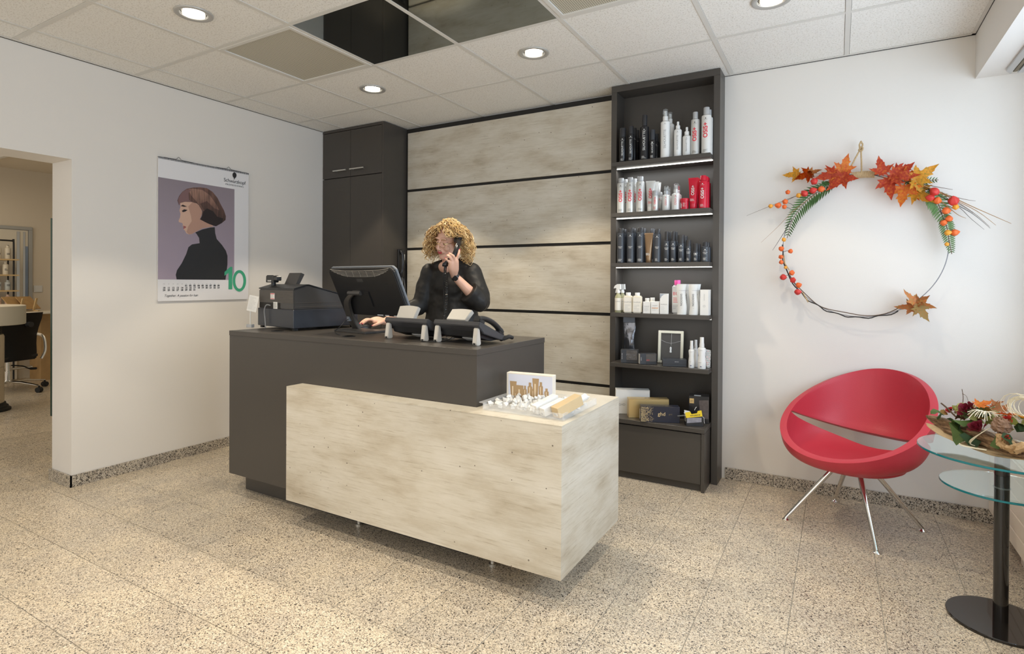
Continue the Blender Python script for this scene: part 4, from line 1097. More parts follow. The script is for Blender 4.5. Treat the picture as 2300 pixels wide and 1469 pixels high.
# ice chips
mb = MB(); rr = random.Random(21)
for k in range(150):
    x = rr.uniform(-.170, .05) if rr.random() < .8 else rr.uniform(.05, .17); y = rr.uniform(-.145, .07); 
    if x > .05: y = rr.uniform(-.06, .14)
    s_ = rr.uniform(.009, .016); hh = .006+.024*rr.random()*max(0, 1-abs(x+.06)/.16)
    M_ = Matrix.Translation((x, y, .0045+s_*.62+hh)) @ Euler((rr.uniform(0, 3), rr.uniform(0, 3), rr.uniform(0, 3))).to_matrix().to_4x4()
    pts = [M_ @ Vector((s_*rr.uniform(.3, .8)*a_, s_*rr.uniform(.3, .8)*b_, s_*rr.uniform(.3, .8)*c_)) for a_ in (-1, 1) for b_ in (-1, 1) for c_ in (-1, 1)]
    vs = [mb.bm.verts.new(p) for p in pts]
    bmesh.ops.convex_hull(mb.bm, input=vs)
ice = put('decorative_ice', mb.mesh(), pmat('ice', (.93, .92, .89), .15, trans=.25, ior=1.3), None, (-1.100, 2.165, ZB))
tag(ice, 'clear and white decorative ice chips heaped in the acrylic tray', 'decoration'); ice['kind'] = 'stuff'
# standing gift box with a printed picture of gold bottles
t = thing('gift_set_box', 'upright pale box printed with gold cosmetic bottles, standing in the tray', 'box', (-1.186, 2.232, ZB+.005), math.radians(5))
put('carton', bx(-.112, .112, -.018, .020, 0, .124, bevel=.002), pmat('box_cream', (.80, .74, .64), .5), t)
fp = put('front_print', bx(-.102, .110, -.0186, -.0182, .002, .118), pmat('box_lilac', (.74, .75, .84), .45), t)
def flat_poly(pts, y=0): 
    mb = MB(); mb.bm.faces.new([mb.bm.verts.new((p[0], y, p[1])) for p in pts]); return mb
shapes = [('t', -.078, .006, .086, .017), ('b', -.066, .0, .044, .008), ('j', -.046, .004, .070, .018), ('b', -.020, .004, .070, .0085), ('b', .004, .010, .086, .0115), ('t', .031, .020, .106, .016), ('b', .019, .022, .060, .006), ('j', .028, -.002, .030, .022), ('b', .056, .014, .092, .010), ('b', .083, .010, .066, .010), ('b', .066, .004, .040, .008)]
mg = MB(); ml = MB()
for kk, x, z0, z1, r in shapes:
    y_ = -.0190-.00004*shapes.index((kk, x, z0, z1, r))
    if kk == 't': P_ = [(x-r*.6, z0), (x+r*.6, z0), (x+r, z1), (x-r, z1)]
    elif kk == 'j': P_ = [(x-r, z0), (x+r, z0), (x+r, z1), (x-r, z1)]
    else: P_ = [(x-r, z0), (x+r, z0), (x+r, z1-(z1-z0)*.25), (x+r*.55, z1-(z1-z0)*.2), (x+r*.55, z1), (x-r*.55, z1), (x-r*.55, z1-(z1-z0)*.2), (x-r, z1-(z1-z0)*.25)]
    mg.bm.faces.new([mg.bm.verts.new((p[0], y_, p[1])) for p in P_])
    q = [(x-r*.35, z0+.002), (x+r*.05, z0+.002), (x+r*.05, z1-(z1-z0)*.28), (x-r*.35, z1-(z1-z0)*.28)]
    ml.bm.faces.new([ml.bm.verts.new((p[0], y_-.0001, p[1])) for p in q])
put('printed_bottles', mg.mesh(), pmat('print_gold', (.46, .30, .15), .5), fp)
put('printed_highlights', ml.mesh(), pmat('print_gold_light', (.80, .64, .44), .5), fp)
def sample(lab, x, y, yaw, L_, w_, h_, mat, mat2, end=True, tilt=.30):
    t = thing('sample_carton', lab, 'carton', (x, y, ZB+.0055), 0, 'small cartons leaning in the tray', rot=(tilt, 0, yaw))
    put('carton', bx(-w_/2, w_/2, 0, L_, 0, h_, bevel=.0008), mat, t)
    put('top_print', lines_me(1, 0, 3, w_*.6, gap=.007, th=.0008, flat=True, seed=int(x*-999)), mat2, t, (0, L_*.6, h_+.0002), (-PI/2, 0, 0))
    put('end_label', bx(-w_*.32, w_*.32, -.0008, -.0001, h_*.18, h_*.42), 'sticker_white', t)
    put('end_print', lines_me(1, h_*.36, 3, w_*.5, gap=.0032, th=.0014, flat=True, seed=3), 'dark_print', t, (0, -.0009, 0))
    return t
sample('pale pink white carton leaning in the tray, leftmost of the leaning ones', -1.052, 2.022, math.radians(-27), .115, .036, .036, 'carton_white', 'grey_print')
sample('white carton leaning between the leftmost carton and the gold one', -1.010, 2.006, math.radians(-27), .110, .034, .032, 'carton_white', 'grey_print', tilt=.27)
sample('gold topped carton leaning in the tray', -.953, 2.010, math.radians(-27), .128, .042, .042, pmat('card_tan', (.62, .47, .27), .45), 'light_print', tilt=.32)
t = thing('sample_tube', 'small white tube lying at the right of the tray', 'tube', (-.948, 2.130, ZB+.030), 0, rot=(.34, 0, math.radians(-30)))
put('body', MB().tube([(0, 0, 0), (0, .03, .001), (0, .085, .003)], [.013, .014, .018], 20, flat=.8).mesh(smooth=True), 'white_gloss', t)
put('crimp', bx(-.020, .020, .083, .092, .002, .0045), 'white_gloss', t)
put('cap', MB().cyl((0, -.016, 0), (0, 0, 0), .0125, n=20).mesh(smooth=True), 'clear_plastic', t)
# ------------------------------------------------------------ wall calendar
XC = XL+.012
cal = thing('wall_calendar', 'large wall calendar with a profile portrait and a green 10', 'calendar', (XC, 2.432, 1.09), 0, rot=(0, 0, PI/2))
# local frame: x along the wall (towards the back), -y out of the wall into the room
def cy(y): return y-2.432
def cz(z): return z-1.09
put('sheet', bx(cy(2.097), cy(2.768), -.002, .0, cz(1.100), cz(2.070)), pmat('calendar_paper', (.76, .75, .76), .45), cal)
put('back_sheets', bx(cy(2.099), cy(2.765), .0004, .009, cz(1.106), cz(2.068)), 'calendar_paper', cal)
def clayer(name, pts, mat, k, parent=cal):
    mb = MB(); mb.bm.faces.new([mb.bm.verts.new((cy(p[0]), -.0022-.0003*k, cz(p[1]))) for p in pts])
    mb.bm.normal_update()
    bmesh.ops.triangulate(mb.bm, faces=mb.bm.faces[:])
    return put(name, mb.mesh(), mat, parent)
def grad_mat(name, z0, z1, c0, c1, sc=0):
    m, nt, b, N, L = nodes_of(name)
    tc = N('ShaderNodeTexCoord'); sp = N('ShaderNodeSeparateXYZ'); L(tc.outputs['Object'], sp.inputs[0])
    mr = N('ShaderNodeMapRange'); mr.inputs['From Min'].default_value = z0; mr.inputs['From Max'].default_value = z1
    L(sp.outputs[2], mr.inputs['Value'])
    r = ramp(N, [(0, c0), (1, c1)]); L(mr.outputs['Result'], r.inputs['Fac'])
    out = r.outputs['Color']
    if sc:
        mp = N('ShaderNodeMapping'); mp.inputs['Scale'].default_value = (90, 1, 7); mp.inputs['Rotation'].default_value = (0, .35, 0); L(tc.outputs['Object'], mp.inputs['Vector'])
        nz = N('ShaderNodeTexNoise'); nz.inputs['Scale'].default_value = 1; nz.inputs['Detail'].default_value = 2; L(mp.outputs[0], nz.inputs['Vector'])
        rr_ = ramp(N, [(.35, (.55, .5, .5)), (.65, (1.6, 1.45, 1.35))]); L(nz.outputs['Fac'], rr_.inputs['Fac'])
        mx = N('ShaderNodeMix', data_type='RGBA', blend_type='MULTIPLY'); mx.inputs['Factor'].default_value = sc
        L(out, mx.inputs['A']); L(rr_.outputs['Color'], mx.inputs['B']); out = mx.outputs['Result']
    L(out, b.inputs['Base Color']); b.inputs['Roughness'].default_value = .45; MATS[name] = m; return m
pic = clayer('portrait_print', [(2.097, 1.247), (2.650, 1.247), (2.650, 1.932), (2.097, 1.934)], grad_mat('lilac_backdrop', .2, .85, (.38, .31, .38), (.25, .21, .24)), 0)
def L2(n, pts, m, k): return clayer(n, pts, m, k, pic)
SW = [(2.35, 1.582), (2.402, 1.608), (2.462, 1.627), (2.495, 1.632), (2.499, 1.587), (2.51, 1.547), (2.551, 1.506), (2.582, 1.465), (2.595, 1.427), (2.595, 1.362), (2.58, 1.248), (2.221, 1.248), (2.215, 1.279), (2.223, 1.311), (2.255, 1.36), (2.286, 1.425), (2.302, 1.475), (2.327, 1.496), (2.382, 1.508), (2.378, 1.545), (2.36, 1.572)]
FA = [(2.244, 1.778), (2.246, 1.75), (2.239, 1.726), (2.246, 1.703), (2.243, 1.678), (2.233, 1.654), (2.236, 1.644), (2.258, 1.64), (2.263, 1.631), (2.26, 1.62), (2.271, 1.611), (2.267, 1.599), (2.279, 1.587), (2.286, 1.572), (2.306, 1.564), (2.327, 1.569), (2.351, 1.585), (2.402, 1.616), (2.483, 1.636), (2.481, 1.648), (2.436, 1.665), (2.383, 1.678), (2.401, 1.728), (2.388, 1.767), (2.351, 1.8), (2.277, 1.793)]
HA = [(2.236, 1.761), (2.224, 1.792), (2.236, 1.825), (2.257, 1.856), (2.289, 1.883), (2.334, 1.898), (2.384, 1.907), (2.435, 1.908), (2.478, 1.887), (2.514, 1.85), (2.541, 1.803), (2.566, 1.763), (2.581, 1.722), (2.579, 1.694), (2.55, 1.668), (2.505, 1.64), (2.481, 1.643), (2.436, 1.657), (2.384, 1.678), (2.397, 1.703), (2.401, 1.736), (2.388, 1.767), (2.359, 1.789), (2.326, 1.794), (2.277, 1.79), (2.245, 1.778)]
L2('printed_sweater', SW, pmat('print_black', (.020, .020, .022), .5), 2)
L2('printed_face', FA, pmat('print_skin', (.62, .40, .30), .5), 1)
L2('printed_face_shade', [(2.335, 1.80), (2.300, 1.76), (2.318, 1.70), (2.325, 1.66), (2.30, 1.62), (2.288, 1.580), (2.306, 1.5645), (2.327, 1.5695), (2.351, 1.5855), (2.402, 1.6165), (2.483, 1.6365), (2.44, 1.66), (2.383, 1.678), (2.401, 1.728), (2.388, 1.767)], pmat('print_skin_dark', (.46, .27, .20), .5), 1.5)
L2('printed_hair', HA, grad_mat('print_hair', .55, .82, (.030, .016, .014), (.13, .070, .055), .8), 3)
L2('printed_hair_shine', [(2.300, 1.880), (2.334, 1.891), (2.401, 1.890), (2.455, 1.862), (2.505, 1.800), (2.530, 1.76), (2.49, 1.770), (2.435, 1.815), (2.385, 1.79), (2.415, 1.74), (2.40, 1.74), (2.36, 1.80), (2.32, 1.84)], grad_mat('print_hair_shine', .62, .82, (.10, .05, .04), (.28, .17, .13), .8), 4)
L2('printed_fringe', [(2.236, 1.763), (2.226, 1.792), (2.238, 1.825), (2.257, 1.854), (2.289, 1.879), (2.32, 1.88), (2.301, 1.854), (2.305, 1.807), (2.328, 1.794), (2.277, 1.791), (2.245, 1.779)], pmat('print_fringe', (.20, .11, .11), .5), 4.6)
L2('printed_hair_dark', [(2.41, 1.737), (2.435, 1.763), (2.479, 1.748), (2.514, 1.710), (2.559, 1.703), (2.55, 1.668), (2.505, 1.641), (2.481, 1.643), (2.436, 1.657), (2.389, 1.679), (2.401, 1.703)], pmat('print_hair_black', (.020, .012, .012), .5), 5)
L2('printed_eye', [(2.254, 1.724), (2.271, 1.737), (2.295, 1.735), (2.279, 1.722), (2.262, 1.716)], 'print_hair_black', 5)
L2('printed_brow', [(2.246, 1.757), (2.261, 1.768), (2.292, 1.758), (2.269, 1.754)], 'print_hair_black', 5)
L2('printed_lips', [(2.261, 1.622), (2.279, 1.620), (2.286, 1.613), (2.268, 1.600), (2.263, 1.608), (2.270, 1.612)], pmat('print_lip', (.36, .11, .10), .5), 5)
pmat('green_print', (.05, .36, .20), .5)
one = [(2.571, 1.306), (2.618, 1.346), (2.634, 1.346), (2.634, 1.177), (2.604, 1.177), (2.604, 1.300), (2.571, 1.278)]
clayer('month_number', one, 'green_print', 6, cal)
mb = MB(); n = 48
A = mb.ring([(cy(2.692)+.0565*math.cos(2*PI*i/n), -.0042, cz(1.241)+.082*math.sin(2*PI*i/n)) for i in range(n)])
B = mb.ring([(cy(2.692)+.0340*math.cos(2*PI*i/n), -.0042, cz(1.241)+.060*math.sin(2*PI*i/n)) for i in range(n)])
mb.bridge(A, B); put('month_number', mb.mesh(), 'green_print', cal)
mb = MB()
A = mb.ring([(cy(2.692)+.0590*math.cos(2*PI*i/n), -.0041, cz(1.241)+.0845*math.sin(2*PI*i/n)) for i in range(n)])
B = mb.ring([(cy(2.692)+.0565*math.cos(2*PI*i/n), -.0041, cz(1.241)+.082*math.sin(2*PI*i/n)) for i in range(n)])
mb.bridge(A, B); put('number_outline', mb.mesh(), 'calendar_paper', cal)
clayer('head_emblem', [(2.633, 2.030), (2.633, 2.046), (2.642, 2.058), (2.654, 2.059), (2.664, 2.050), (2.666, 2.036), (2.660, 2.022), (2.651, 2.014), (2.648, 2.006), (2.642, 2.004), (2.645, 2.016), (2.640, 2.020), (2.636, 2.020), (2.637, 2.026)], 'print_black', 6, cal)
put('lettering', text_mesh('Schwarzkopf', .0375, spacing=.92), 'print_black', cal, (cy(2.652), -.0026, cz(1.990)))
put('lettering', text_mesh('PROFESSIONAL', .0150, spacing=1.55, bold=.0003), 'print_black', cal, (cy(2.652), -.0026, cz(1.960)))
cols = [2.137, 2.168, 2.198, 2.228, 2.258, 2.287, 2.316, 2.346, 2.376, 2.405, 2.435, 2.465, 2.495, 2.525]
for r_, z_, st, cnt, c0 in ((0, 1.2045, 1, 9, 5), (1, 1.1895, 10, 14, 0), (2, 1.1745, 24, 8, 0)):
    for k in range(cnt):
        put('date_number', text_mesh('%02d' % (st+k), .0165, bold=.0006), 'print_black', cal, (cy(cols[c0+k]), -.0026, cz(z_)))
for k, c_ in enumerate(cols):
    put('weekday_name', text_mesh(('MO', 'DI', 'MI', 'DO', 'FR', 'SA', 'SO')[k % 7], .0075), 'grey_print', cal, (cy(c_), -.0026, cz(1.2165)))
put('handwriting', text_mesh('Together. A passion for hair.', .0225, shear=.35, spacing=.92), 'print_black', cal, (cy(2.255), -.0026, cz(1.136)))
# wire binding with two hangers
mb = MB(); k = 0
xx = 2.100
while xx < 2.766:
    mb.box(cy(xx), cy(xx)+.0032, -.0045, .010, cz(2.060), cz(2.073)); xx += .0082
wb = put('wire_binding', mb.mesh(), 'dark_print', cal); wb['kind'] = 'stuff'
for c_ in (2.235, 2.605):
    put('hanger', MB().tube(bez([(cy(c_)-.10, -.002, cz(2.073)), (cy(c_)-.022, -.002, cz(2.075)), (cy(c_)-.012, -.001, cz(2.082)), (cy(c_), 0, cz(2.092)), (cy(c_)+.012, -.001, cz(2.082)), (cy(c_)+.022, -.002, cz(2.075)), (cy(c_)+.10, -.002, cz(2.073))], 5), .0013, 5).mesh(), 'dark_print', cal)

# ------------------------------------------------------------ wall telephone on the cabinet side
t = thing('wall_telephone', 'black wall telephone handset with a looped cord on the side of the tall cabinet', 'telephone', (-3.2445, 3.705, 1.28), 0)
put('base', bx(0, .020, -.035, .040, .0, .238, bevel=.003), 'black_plastic', t)
put('handset', MB().tube(bez([(.030, -.014, .225), (.046, -.014, .19), (.050, -.014, .12), (.044, -.014, .06), (.028, -.012, .005)], 4), [.021]*4+[.015]*9+[.021]*4, 12, flat=.7).mesh(smooth=True), 'gloss_black', t)
put('hook', bx(.02, .050, -.018, -.006, .205, .218, bevel=.002), 'black_plastic', t)
put('key_strip', bx(.0495, .0515, .000, .006, .145, .195), 'sticker_white', t)
put('cord', MB().tube(bez([(.022, .0, .005), (.03, .004, -.03), (.032, .0, -.09), (.034, .016, -.125), (.03, .034, -.11), (.026, .036, -.06), (.02, .03, -.01)]), .0022, 6).mesh(smooth=True), 'grey_cable', t)
# ------------------------------------------------------------ wreath
def leaf_mat(name, c0, c1, c2, sc=14):
    m, nt, b, N, L = nodes_of(name)
    tc = N('ShaderNodeTexCoord'); nz = N('ShaderNodeTexNoise'); nz.inputs['Scale'].default_value = sc; nz.inputs['Detail'].default_value = 3
    oi = N('ShaderNodeObjectInfo'); ad = N('ShaderNodeVectorMath', operation='ADD'); L(tc.outputs['Object'], ad.inputs[0]); L(oi.outputs['Location'], ad.inputs[1])
    L(ad.outputs[0], nz.inputs['Vector'])
    r = ramp(N, [(.30, c0), (.5, c1), (.70, c2)]); L(nz.outputs['Fac'], r.inputs['Fac']); L(r.outputs['Color'], b.inputs['Base Color'])
    b.inputs['Roughness'].default_value = .55; MATS[name] = m; return m
leaf_mat('leaf_red', (.50, .05, .02), (.62, .07, .025), (.75, .20, .03))
leaf_mat('leaf_orange', (.80, .35, .03), (.78, .22, .02), (.70, .10, .02))
leaf_mat('leaf_yellow', (.80, .50, .05), (.82, .38, .03), (.45, .33, .04))
leaf_mat('leaf_rust', (.62, .20, .04), (.45, .16, .05), (.35, .25, .06))
leaf_mat('leaf_olive', (.35, .30, .08), (.50, .26, .07), (.30, .30, .10))
pmat('phys_red', (.62, .045, .035), .5, vary=.3, vscale=30)
pmat('phys_orange', (.80, .15, .03), .5, vary=.3, vscale=30)
pmat('phys_amber', (.85, .36, .04), .5, vary=.3, vscale=30)
pmat('fern_green', (.045, .12, .025), .55, vary=.4, vscale=20)
pmat('fern_pale', (.13, .25, .09), .55, vary=.35, vscale=20)
pmat('twig_brown', (.10, .055, .025), .7)
pmat('twig_tan', (.36, .19, .07), .65)
pmat('twig_black', (.018, .014, .012), .6)
pmat('jute', (.52, .38, .21), .9, vary=.35, vscale=120)
pmat('ring_metal', (.22, .22, .24), .3, metal=.8)
half = [(0, -.46), (.05, -.30), (.26, -.40), (.22, -.24), (.52, -.26), (.42, -.10), (.56, .06), (.70, .24), (.50, .18), (.44, .22), (.34, .14), (.26, .12), (.22, .30), (.28, .50), (.20, .48), (.16, .66), (.10, .72), (.0, 1.0)]
def maple(size, fold=.25, curl=.2, seed=0):
    rr = random.Random(seed); mb = MB(); bm = mb.bm
    def co(x, y, m):
        x *= m*(1+rr.uniform(-.08, .08)); y = y*(1+rr.uniform(-.04, .04))
        z = abs(x)*fold+curl*(y*y)*.3+.05*math.sin(5*x+7*y)
        return Vector((x*size*.62, y*size*.62, z*size*.5))
    mid = [bm.verts.new(co(0, y, 1)) for y in (-.46, -.25, -.1, .1, .3, .5, .72, 1.0)]
    for m in (1, -1):
        o_ = [bm.verts.new(co(x, y, m)) for x, y in half[1:-1]]
        seq = [mid[0]]+o_+[mid[-1]]
        ctr = mid[1]
        ys = [-.46, -.25, -.1, .1, .3, .5, .72, 1.0]
        link = [0, 1, 1, 1, 1, 2, 2, 2, 2, 3, 3, 3, 4, 5, 5, 6, 6, 7]
        for k in range(len(seq)-1):
            a_, b_ = seq[k], seq[k+1]; c_ = mid[link[k]]; d_ = mid[link[k+1]]
            vs = []
            for v in (a_, b_, d_, c_):
                if v not in vs: vs.append(v)
            if len(vs) >= 3:
                try: bm.faces.new(vs if m > 0 else vs[::-1])
                except ValueError: pass
    return bm, mb
def maple_mesh(size, seed):
    bm, mb = maple(size, .22, .35, seed)
    ext = bmesh.ops.solidify(bm, geom=bm.faces[:], thickness=size*.006)
    return mb.mesh(smooth=True, angle=30)
maple_cache = [maple_mesh(1.0, s_) for s_ in range(4)]
YW = 3.755
wr = thing('autumn_wreath', 'large wire ring wreath with maple leaves, ferns and orange lanterns hung on the wall', 'wreath', (.112, YW, 1.46))
def wl(x, z, dy=0): return (x-.112, dy, z-1.46)
ringpts = [(.398*math.cos(2*PI*k/96), 0, .402*math.sin(2*PI*k/96)) for k in range(96)]
put('wire_ring', MB().tube(ringpts, .0022, 6, closed=True).mesh(smooth=True), 'ring_metal', wr)
tw = []
for k in range(46):
    q = math.radians(178+118*k/45); tw.append((.402*math.cos(q)+.004*math.sin(k*.9), -.008+.003*math.sin(k*.5), .406*math.sin(q)+.004*math.cos(k*1.1)))
put('vine_twig', MB().tube(tw, .0030, 6).mesh(smooth=True), 'twig_black', wr)
tw = []
for k in range(40):
    q = math.radians(205+95*k/39); tw.append((.396*math.cos(q)-.004*math.sin(k*.5), -.004, .392*math.sin(q)+.006*math.sin(k*.35)))
put('vine_twig', MB().tube(tw, .0022, 6).mesh(smooth=True), 'twig_brown', wr)
def rope(name, pts, r=.0042, parent=wr, loc=(0, 0, 0), turns=130):
    P_ = bez(pts, 16); mb = MB(); Ls = [0]
    for i in range(1, len(P_)): Ls.append(Ls[-1]+(P_[i]-P_[i-1]).length)
    for s_ in range(3):
        q = []
        for i, p in enumerate(P_):
            t = (P_[min(i+1, len(P_)-1)]-P_[max(i-1, 0)]).normalized(); n_ = t.orthogonal().normalized() if abs(t.y) > .9 else (Vector((0, 1, 0))-t*t.y).normalized(); b_ = t.cross(n_)
            an = Ls[i]*turns*2+s_*2*PI/3
            q.append(p+(n_*math.cos(an)+b_*math.sin(an))*r*.55)
        mb.tube(q, r*.58, 5)
    return put(name, mb.mesh(smooth=True), 'jute', parent, loc)
def dense(p, n=4):
    out = []
    for i in range(len(p)-1):
        for k in range(n): out.append([p[i][j]+(p[i+1][j]-p[i][j])*k/n for j in range(3)])
    return out+[p[-1]]
rope('rope_hanger', dense([wl(.112, 1.868, -.010), wl(.111, 1.935, -.01), wl(.108, 2.003, -.008)], 6))
rope('rope_hanger', dense([wl(.058, 1.905, -.006), wl(.08, 1.955, -.006), wl(.104, 2.003, -.006)], 6))
rope('rope_loop', dense([wl(.104, 2.003, -.010), wl(.100, 2.030, -.01), wl(.108, 2.048, -.01), wl(.116, 2.030, -.01), wl(.108, 1.996, -.012)], 3))
rope('rope_knot', [wl(.098, 2.018, -.014), wl(.116, 2.010, -.018), wl(.112, 1.995, -.016), wl(.098, 2.000, -.012), wl(.106, 2.014, -.016)])
mb = MB()
for k in range(17):
    x = .066+.0068*k; z = 1.46+math.sqrt(.402**2-(x-.112)**2)+.001
    pts = [(x-.112+.0035*math.cos(q*2*PI/14), -.0005-.0135*math.sin(q*2*PI/14), z-1.46+.0165*math.cos(q*2*PI/14)) for q in range(14)]
    mb.tube(pts, .0036, 6, closed=True)
o = put('rope_wrapping', mb.mesh(smooth=True), 'jute', wr)
rope('rope_end', dense([wl(-.016, 1.811, -.012), wl(-.04, 1.795, -.012), wl(-.051, 1.780, -.012)], 4), .0035)
rope('rope_end', dense([wl(-.281, 1.416, -.008), wl(-.275, 1.366, -.01), wl(-.250, 1.324, -.01)], 6), .0035)
rope('rope_end', dense([wl(-.179, 1.193, -.01), wl(-.162, 1.162, -.01), wl(-.149, 1.136, -.012)], 5), .0035)
# leaves: x, z, size, direction of the tip in degrees, material, offset from the wall, roll
LV = [(-.222, 1.888, .115, 178, 'leaf_yellow', -.02, .3), (-.160, 1.886, .120, 200, 'leaf_orange', -.03, -.4), (-.140, 1.895, .09, 10, 'leaf_rust', -.02, .8), (.025, 1.905, .135, 75, 'leaf_orange', -.03, .3), (-.005, 1.880, .12, 160, 'leaf_orange', -.035, .2),
      (-.035, 1.868, .145, 190, 'leaf_red', -.045, -.2), (.010, 1.838, .150, 222, 'leaf_red', -.05, .2), (.035, 1.845, .11, 345, 'leaf_red', -.045, -.3),
      (.205, 1.872, .135, 100, 'leaf_red', -.045, .2), (.275, 1.835, .165, 355, 'leaf_red', -.05, -.2), (.240, 1.800, .160, 278, 'leaf_red', -.045, .2), (.295, 1.855, .13, 40, 'leaf_red', -.03, -.3),
      (.318, 1.835, .11, 20, 'leaf_orange', -.02, .3), (.378, 1.822, .155, 38, 'leaf_yellow', -.04, .2), (.362, 1.790, .12, 300, 'leaf_yellow', -.035, -.4), (.305, 1.752, .150, 262, 'leaf_orange', -.035, .1), (.370, 1.735, .155, 318, 'leaf_yellow', -.03, -.2), (.340, 1.760, .12, 300, 'leaf_orange', -.025, .3),
      (.352, 1.158, .115, 130, 'leaf_rust', -.03, .8), (.380, 1.150, .10, 30, 'leaf_rust', -.03, -.7), (.340, 1.118, .12, 175, 'leaf_rust', -.04, .7), (.382, 1.112, .125, 300, 'leaf_olive', -.045, -.3), (.395, 1.135, .10, 350, 'leaf_rust', -.035, .4)]
for k, (x, z, s_, ang, m_, dy, roll) in enumerate(LV):
    M_ = Matrix.Translation(wl(x, z, dy)) @ Matrix.Rotation(-math.radians(ang-90), 4, 'Y') @ Matrix.Rotation(roll, 4, 'Z') @ Matrix.Rotation(PI/2+.15*math.sin(k*2.1), 4, 'X')
    o = put('maple_leaf', maple_cache[k % 4], m_, wr); o.matrix_local = M_ @ Matrix.Scale(s_*1.02, 4)
def physalis():
    mb = MB(); prev = None; n = 20
    for k in range(9):
        q = k/8; r = math.sin(PI*min(1, q*.97+.03))**.75*(1-.35*q)*1.15; z = -1+2.3*q
        if k == 8: r = .02
        cur = mb.ring([(r*(1+.10*math.cos(5*2*PI*i/n))*math.cos(2*PI*i/n), r*(1+.10*math.cos(5*2*PI*i/n))*math.sin(2*PI*i/n), z) for i in range(n)])
        if prev: mb.bridge(prev, cur)
        else: mb.cap(cur, True)
        prev = cur
    mb.cap(prev); return mb.mesh(smooth=True, angle=60)
ph_me = physalis()
PH = [(-.123, 1.838, .023, 'r'), (-.087, 1.79, .021, 'o'), (-.129, 1.786, .022, 'r'), (-.171, 1.772, .022, 'r'), (-.203, 1.764, .017, 'a'), (-.26, 1.786, .016, 'o'), (-.274, 1.731, .019, 'o'), (-.311, 1.712, .020, 'o'), (-.353, 1.71, .015, 'a'), (-.278, 1.701, .016, 'o'),
      (.442, 1.736, .026, 'r'), (.425, 1.705, .023, 'r'), (.455, 1.688, .022, 'o'), (.522, 1.68, .029, 'r'), (.531, 1.65, .018, 'a'), (.491, 1.632, .022, 'o'), (.506, 1.59, .019, 'o'), (.482, 1.57, .019, 'o'), (.499, 1.516, .018, 'a'), (.529, 1.516, .021, 'o'), (.496, 1.456, .013, 'a'),
      (-.279, 1.505, .014, 'a'), (-.293, 1.452, .018, 'o'), (-.243, 1.436, .016, 'o'), (-.294, 1.403, .016, 'o'), (-.291, 1.371, .015, 'o'), (-.269, 1.34, .011, 'a'), (-.282, 1.282, .021, 'r'), (-.235, 1.308, .019, 'o'), (-.229, 1.265, .020, 'r'), (-.199, 1.235, .019, 'o'), (-.203, 1.196, .021, 'r')]
rr = random.Random(5)
st = MB()
for k, (x, z, s_, c_) in enumerate(PH):
    dy = -.030-.012*rr.random()
    o = put('lantern_flower', ph_me, {'r': 'phys_red', 'o': 'phys_orange', 'a': 'phys_amber'}[c_], wr)
    o.matrix_local = Matrix.Translation(wl(x, z, dy)) @ Euler((rr.uniform(-1.6, 1.6), rr.uniform(-1.6, 1.6), rr.uniform(0, 3))).to_matrix().to_4x4() @ Matrix.Scale(s_*.86, 4)
    # short stalk to the ring or branch
    if z > 1.65 and x < 0: tx, tz = x+.03, 1.46+(.36 if x > -.15 else .30)-(.0 if x > -.15 else .02)
    vx, vz = x-.112, z-1.46; L_ = math.hypot(vx, vz); tgt = (.112+vx/L_*.402, 1.46+vz/L_*.402)
    if abs(L_-.402) < .09: st.tube([wl(x, z, dy), wl((x+tgt[0])/2+.004, (z+tgt[1])/2+.006, -.016), wl(tgt[0], tgt[1], -.003)], .0012, 4)
put('stalk', st.mesh(), 'twig_black', wr)['kind'] = 'stuff'
def frond(pts, mat, maxl, side=(1, -1), n=26, dense_=1.0, tip=.25):
    """fern frond along pts: rachis with paired leaflets"""
    P_ = bez([wl(*p) for p in pts], 8); Ls = [0]
    for i in range(1, len(P_)): Ls.append(Ls[-1]+(P_[i]-P_[i-1]).length)
    T = Ls[-1]
    fr = put('fern_frond', MB().tube(P_, .0018, 5).mesh(smooth=True), 'twig_brown', wr)
    mb = MB(); rr = random.Random(len(pts)*7+int(maxl*1000))
    for k in range(n):
        s_ = T*(.03+.95*k/n); i = max(j for j in range(len(Ls)) if Ls[j] <= s_); i = min(i, len(P_)-2)
        p = P_[i].lerp(P_[i+1], (s_-Ls[i])/max(1e-6, Ls[i+1]-Ls[i])); t = (P_[i+1]-P_[i]).normalized(); nn = Vector((t.z, 0, -t.x))
        q = k/n; l = maxl*min(1, .6+q*2.5)*(1-q)**.55+.008
        for sd in side:
            d = (t*.55+nn*sd*.9).normalized(); w = l*.075+.0014; pr = Vector((-d.z, 0, d.x))
            tipp = p+d*l+Vector((0, -.006*rr.random(), 0))+t*l*.15
            v = [mb.bm.verts.new(a_) for a_ in (p, p+d*l*.3+pr*w+Vector((0, -.003, 0)), p+d*l*.7+t*l*.08+pr*w*.8+Vector((0, -.004, 0)), tipp, p+d*l*.7+t*l*.08-pr*w*.8, p+d*l*.3-pr*w)]
            mb.bm.faces.new(v)
    o = put('leaflets', mb.mesh(), mat, fr); o['kind'] = 'stuff'
frond([(-.03, 1.815, -.02), (-.108, 1.775, -.025), (-.158, 1.733, -.026), (-.201, 1.678, -.026), (-.238, 1.614, -.022), (-.263, 1.516, -.015)], 'fern_green', .066, n=24)
frond([(-.02, 1.83, -.014), (-.06, 1.81, -.016), (-.09, 1.825, -.02)], 'fern_green', .04, n=8)
frond([(.30, 1.785, -.018), (.37, 1.765, -.02), (.44, 1.715, -.02)], 'fern_green', .045, n=12)
frond([(.40, 1.74, -.022), (.455, 1.68, -.022), (.478, 1.609, -.02), (.492, 1.56, -.018)], 'fern_pale', .068, n=13)
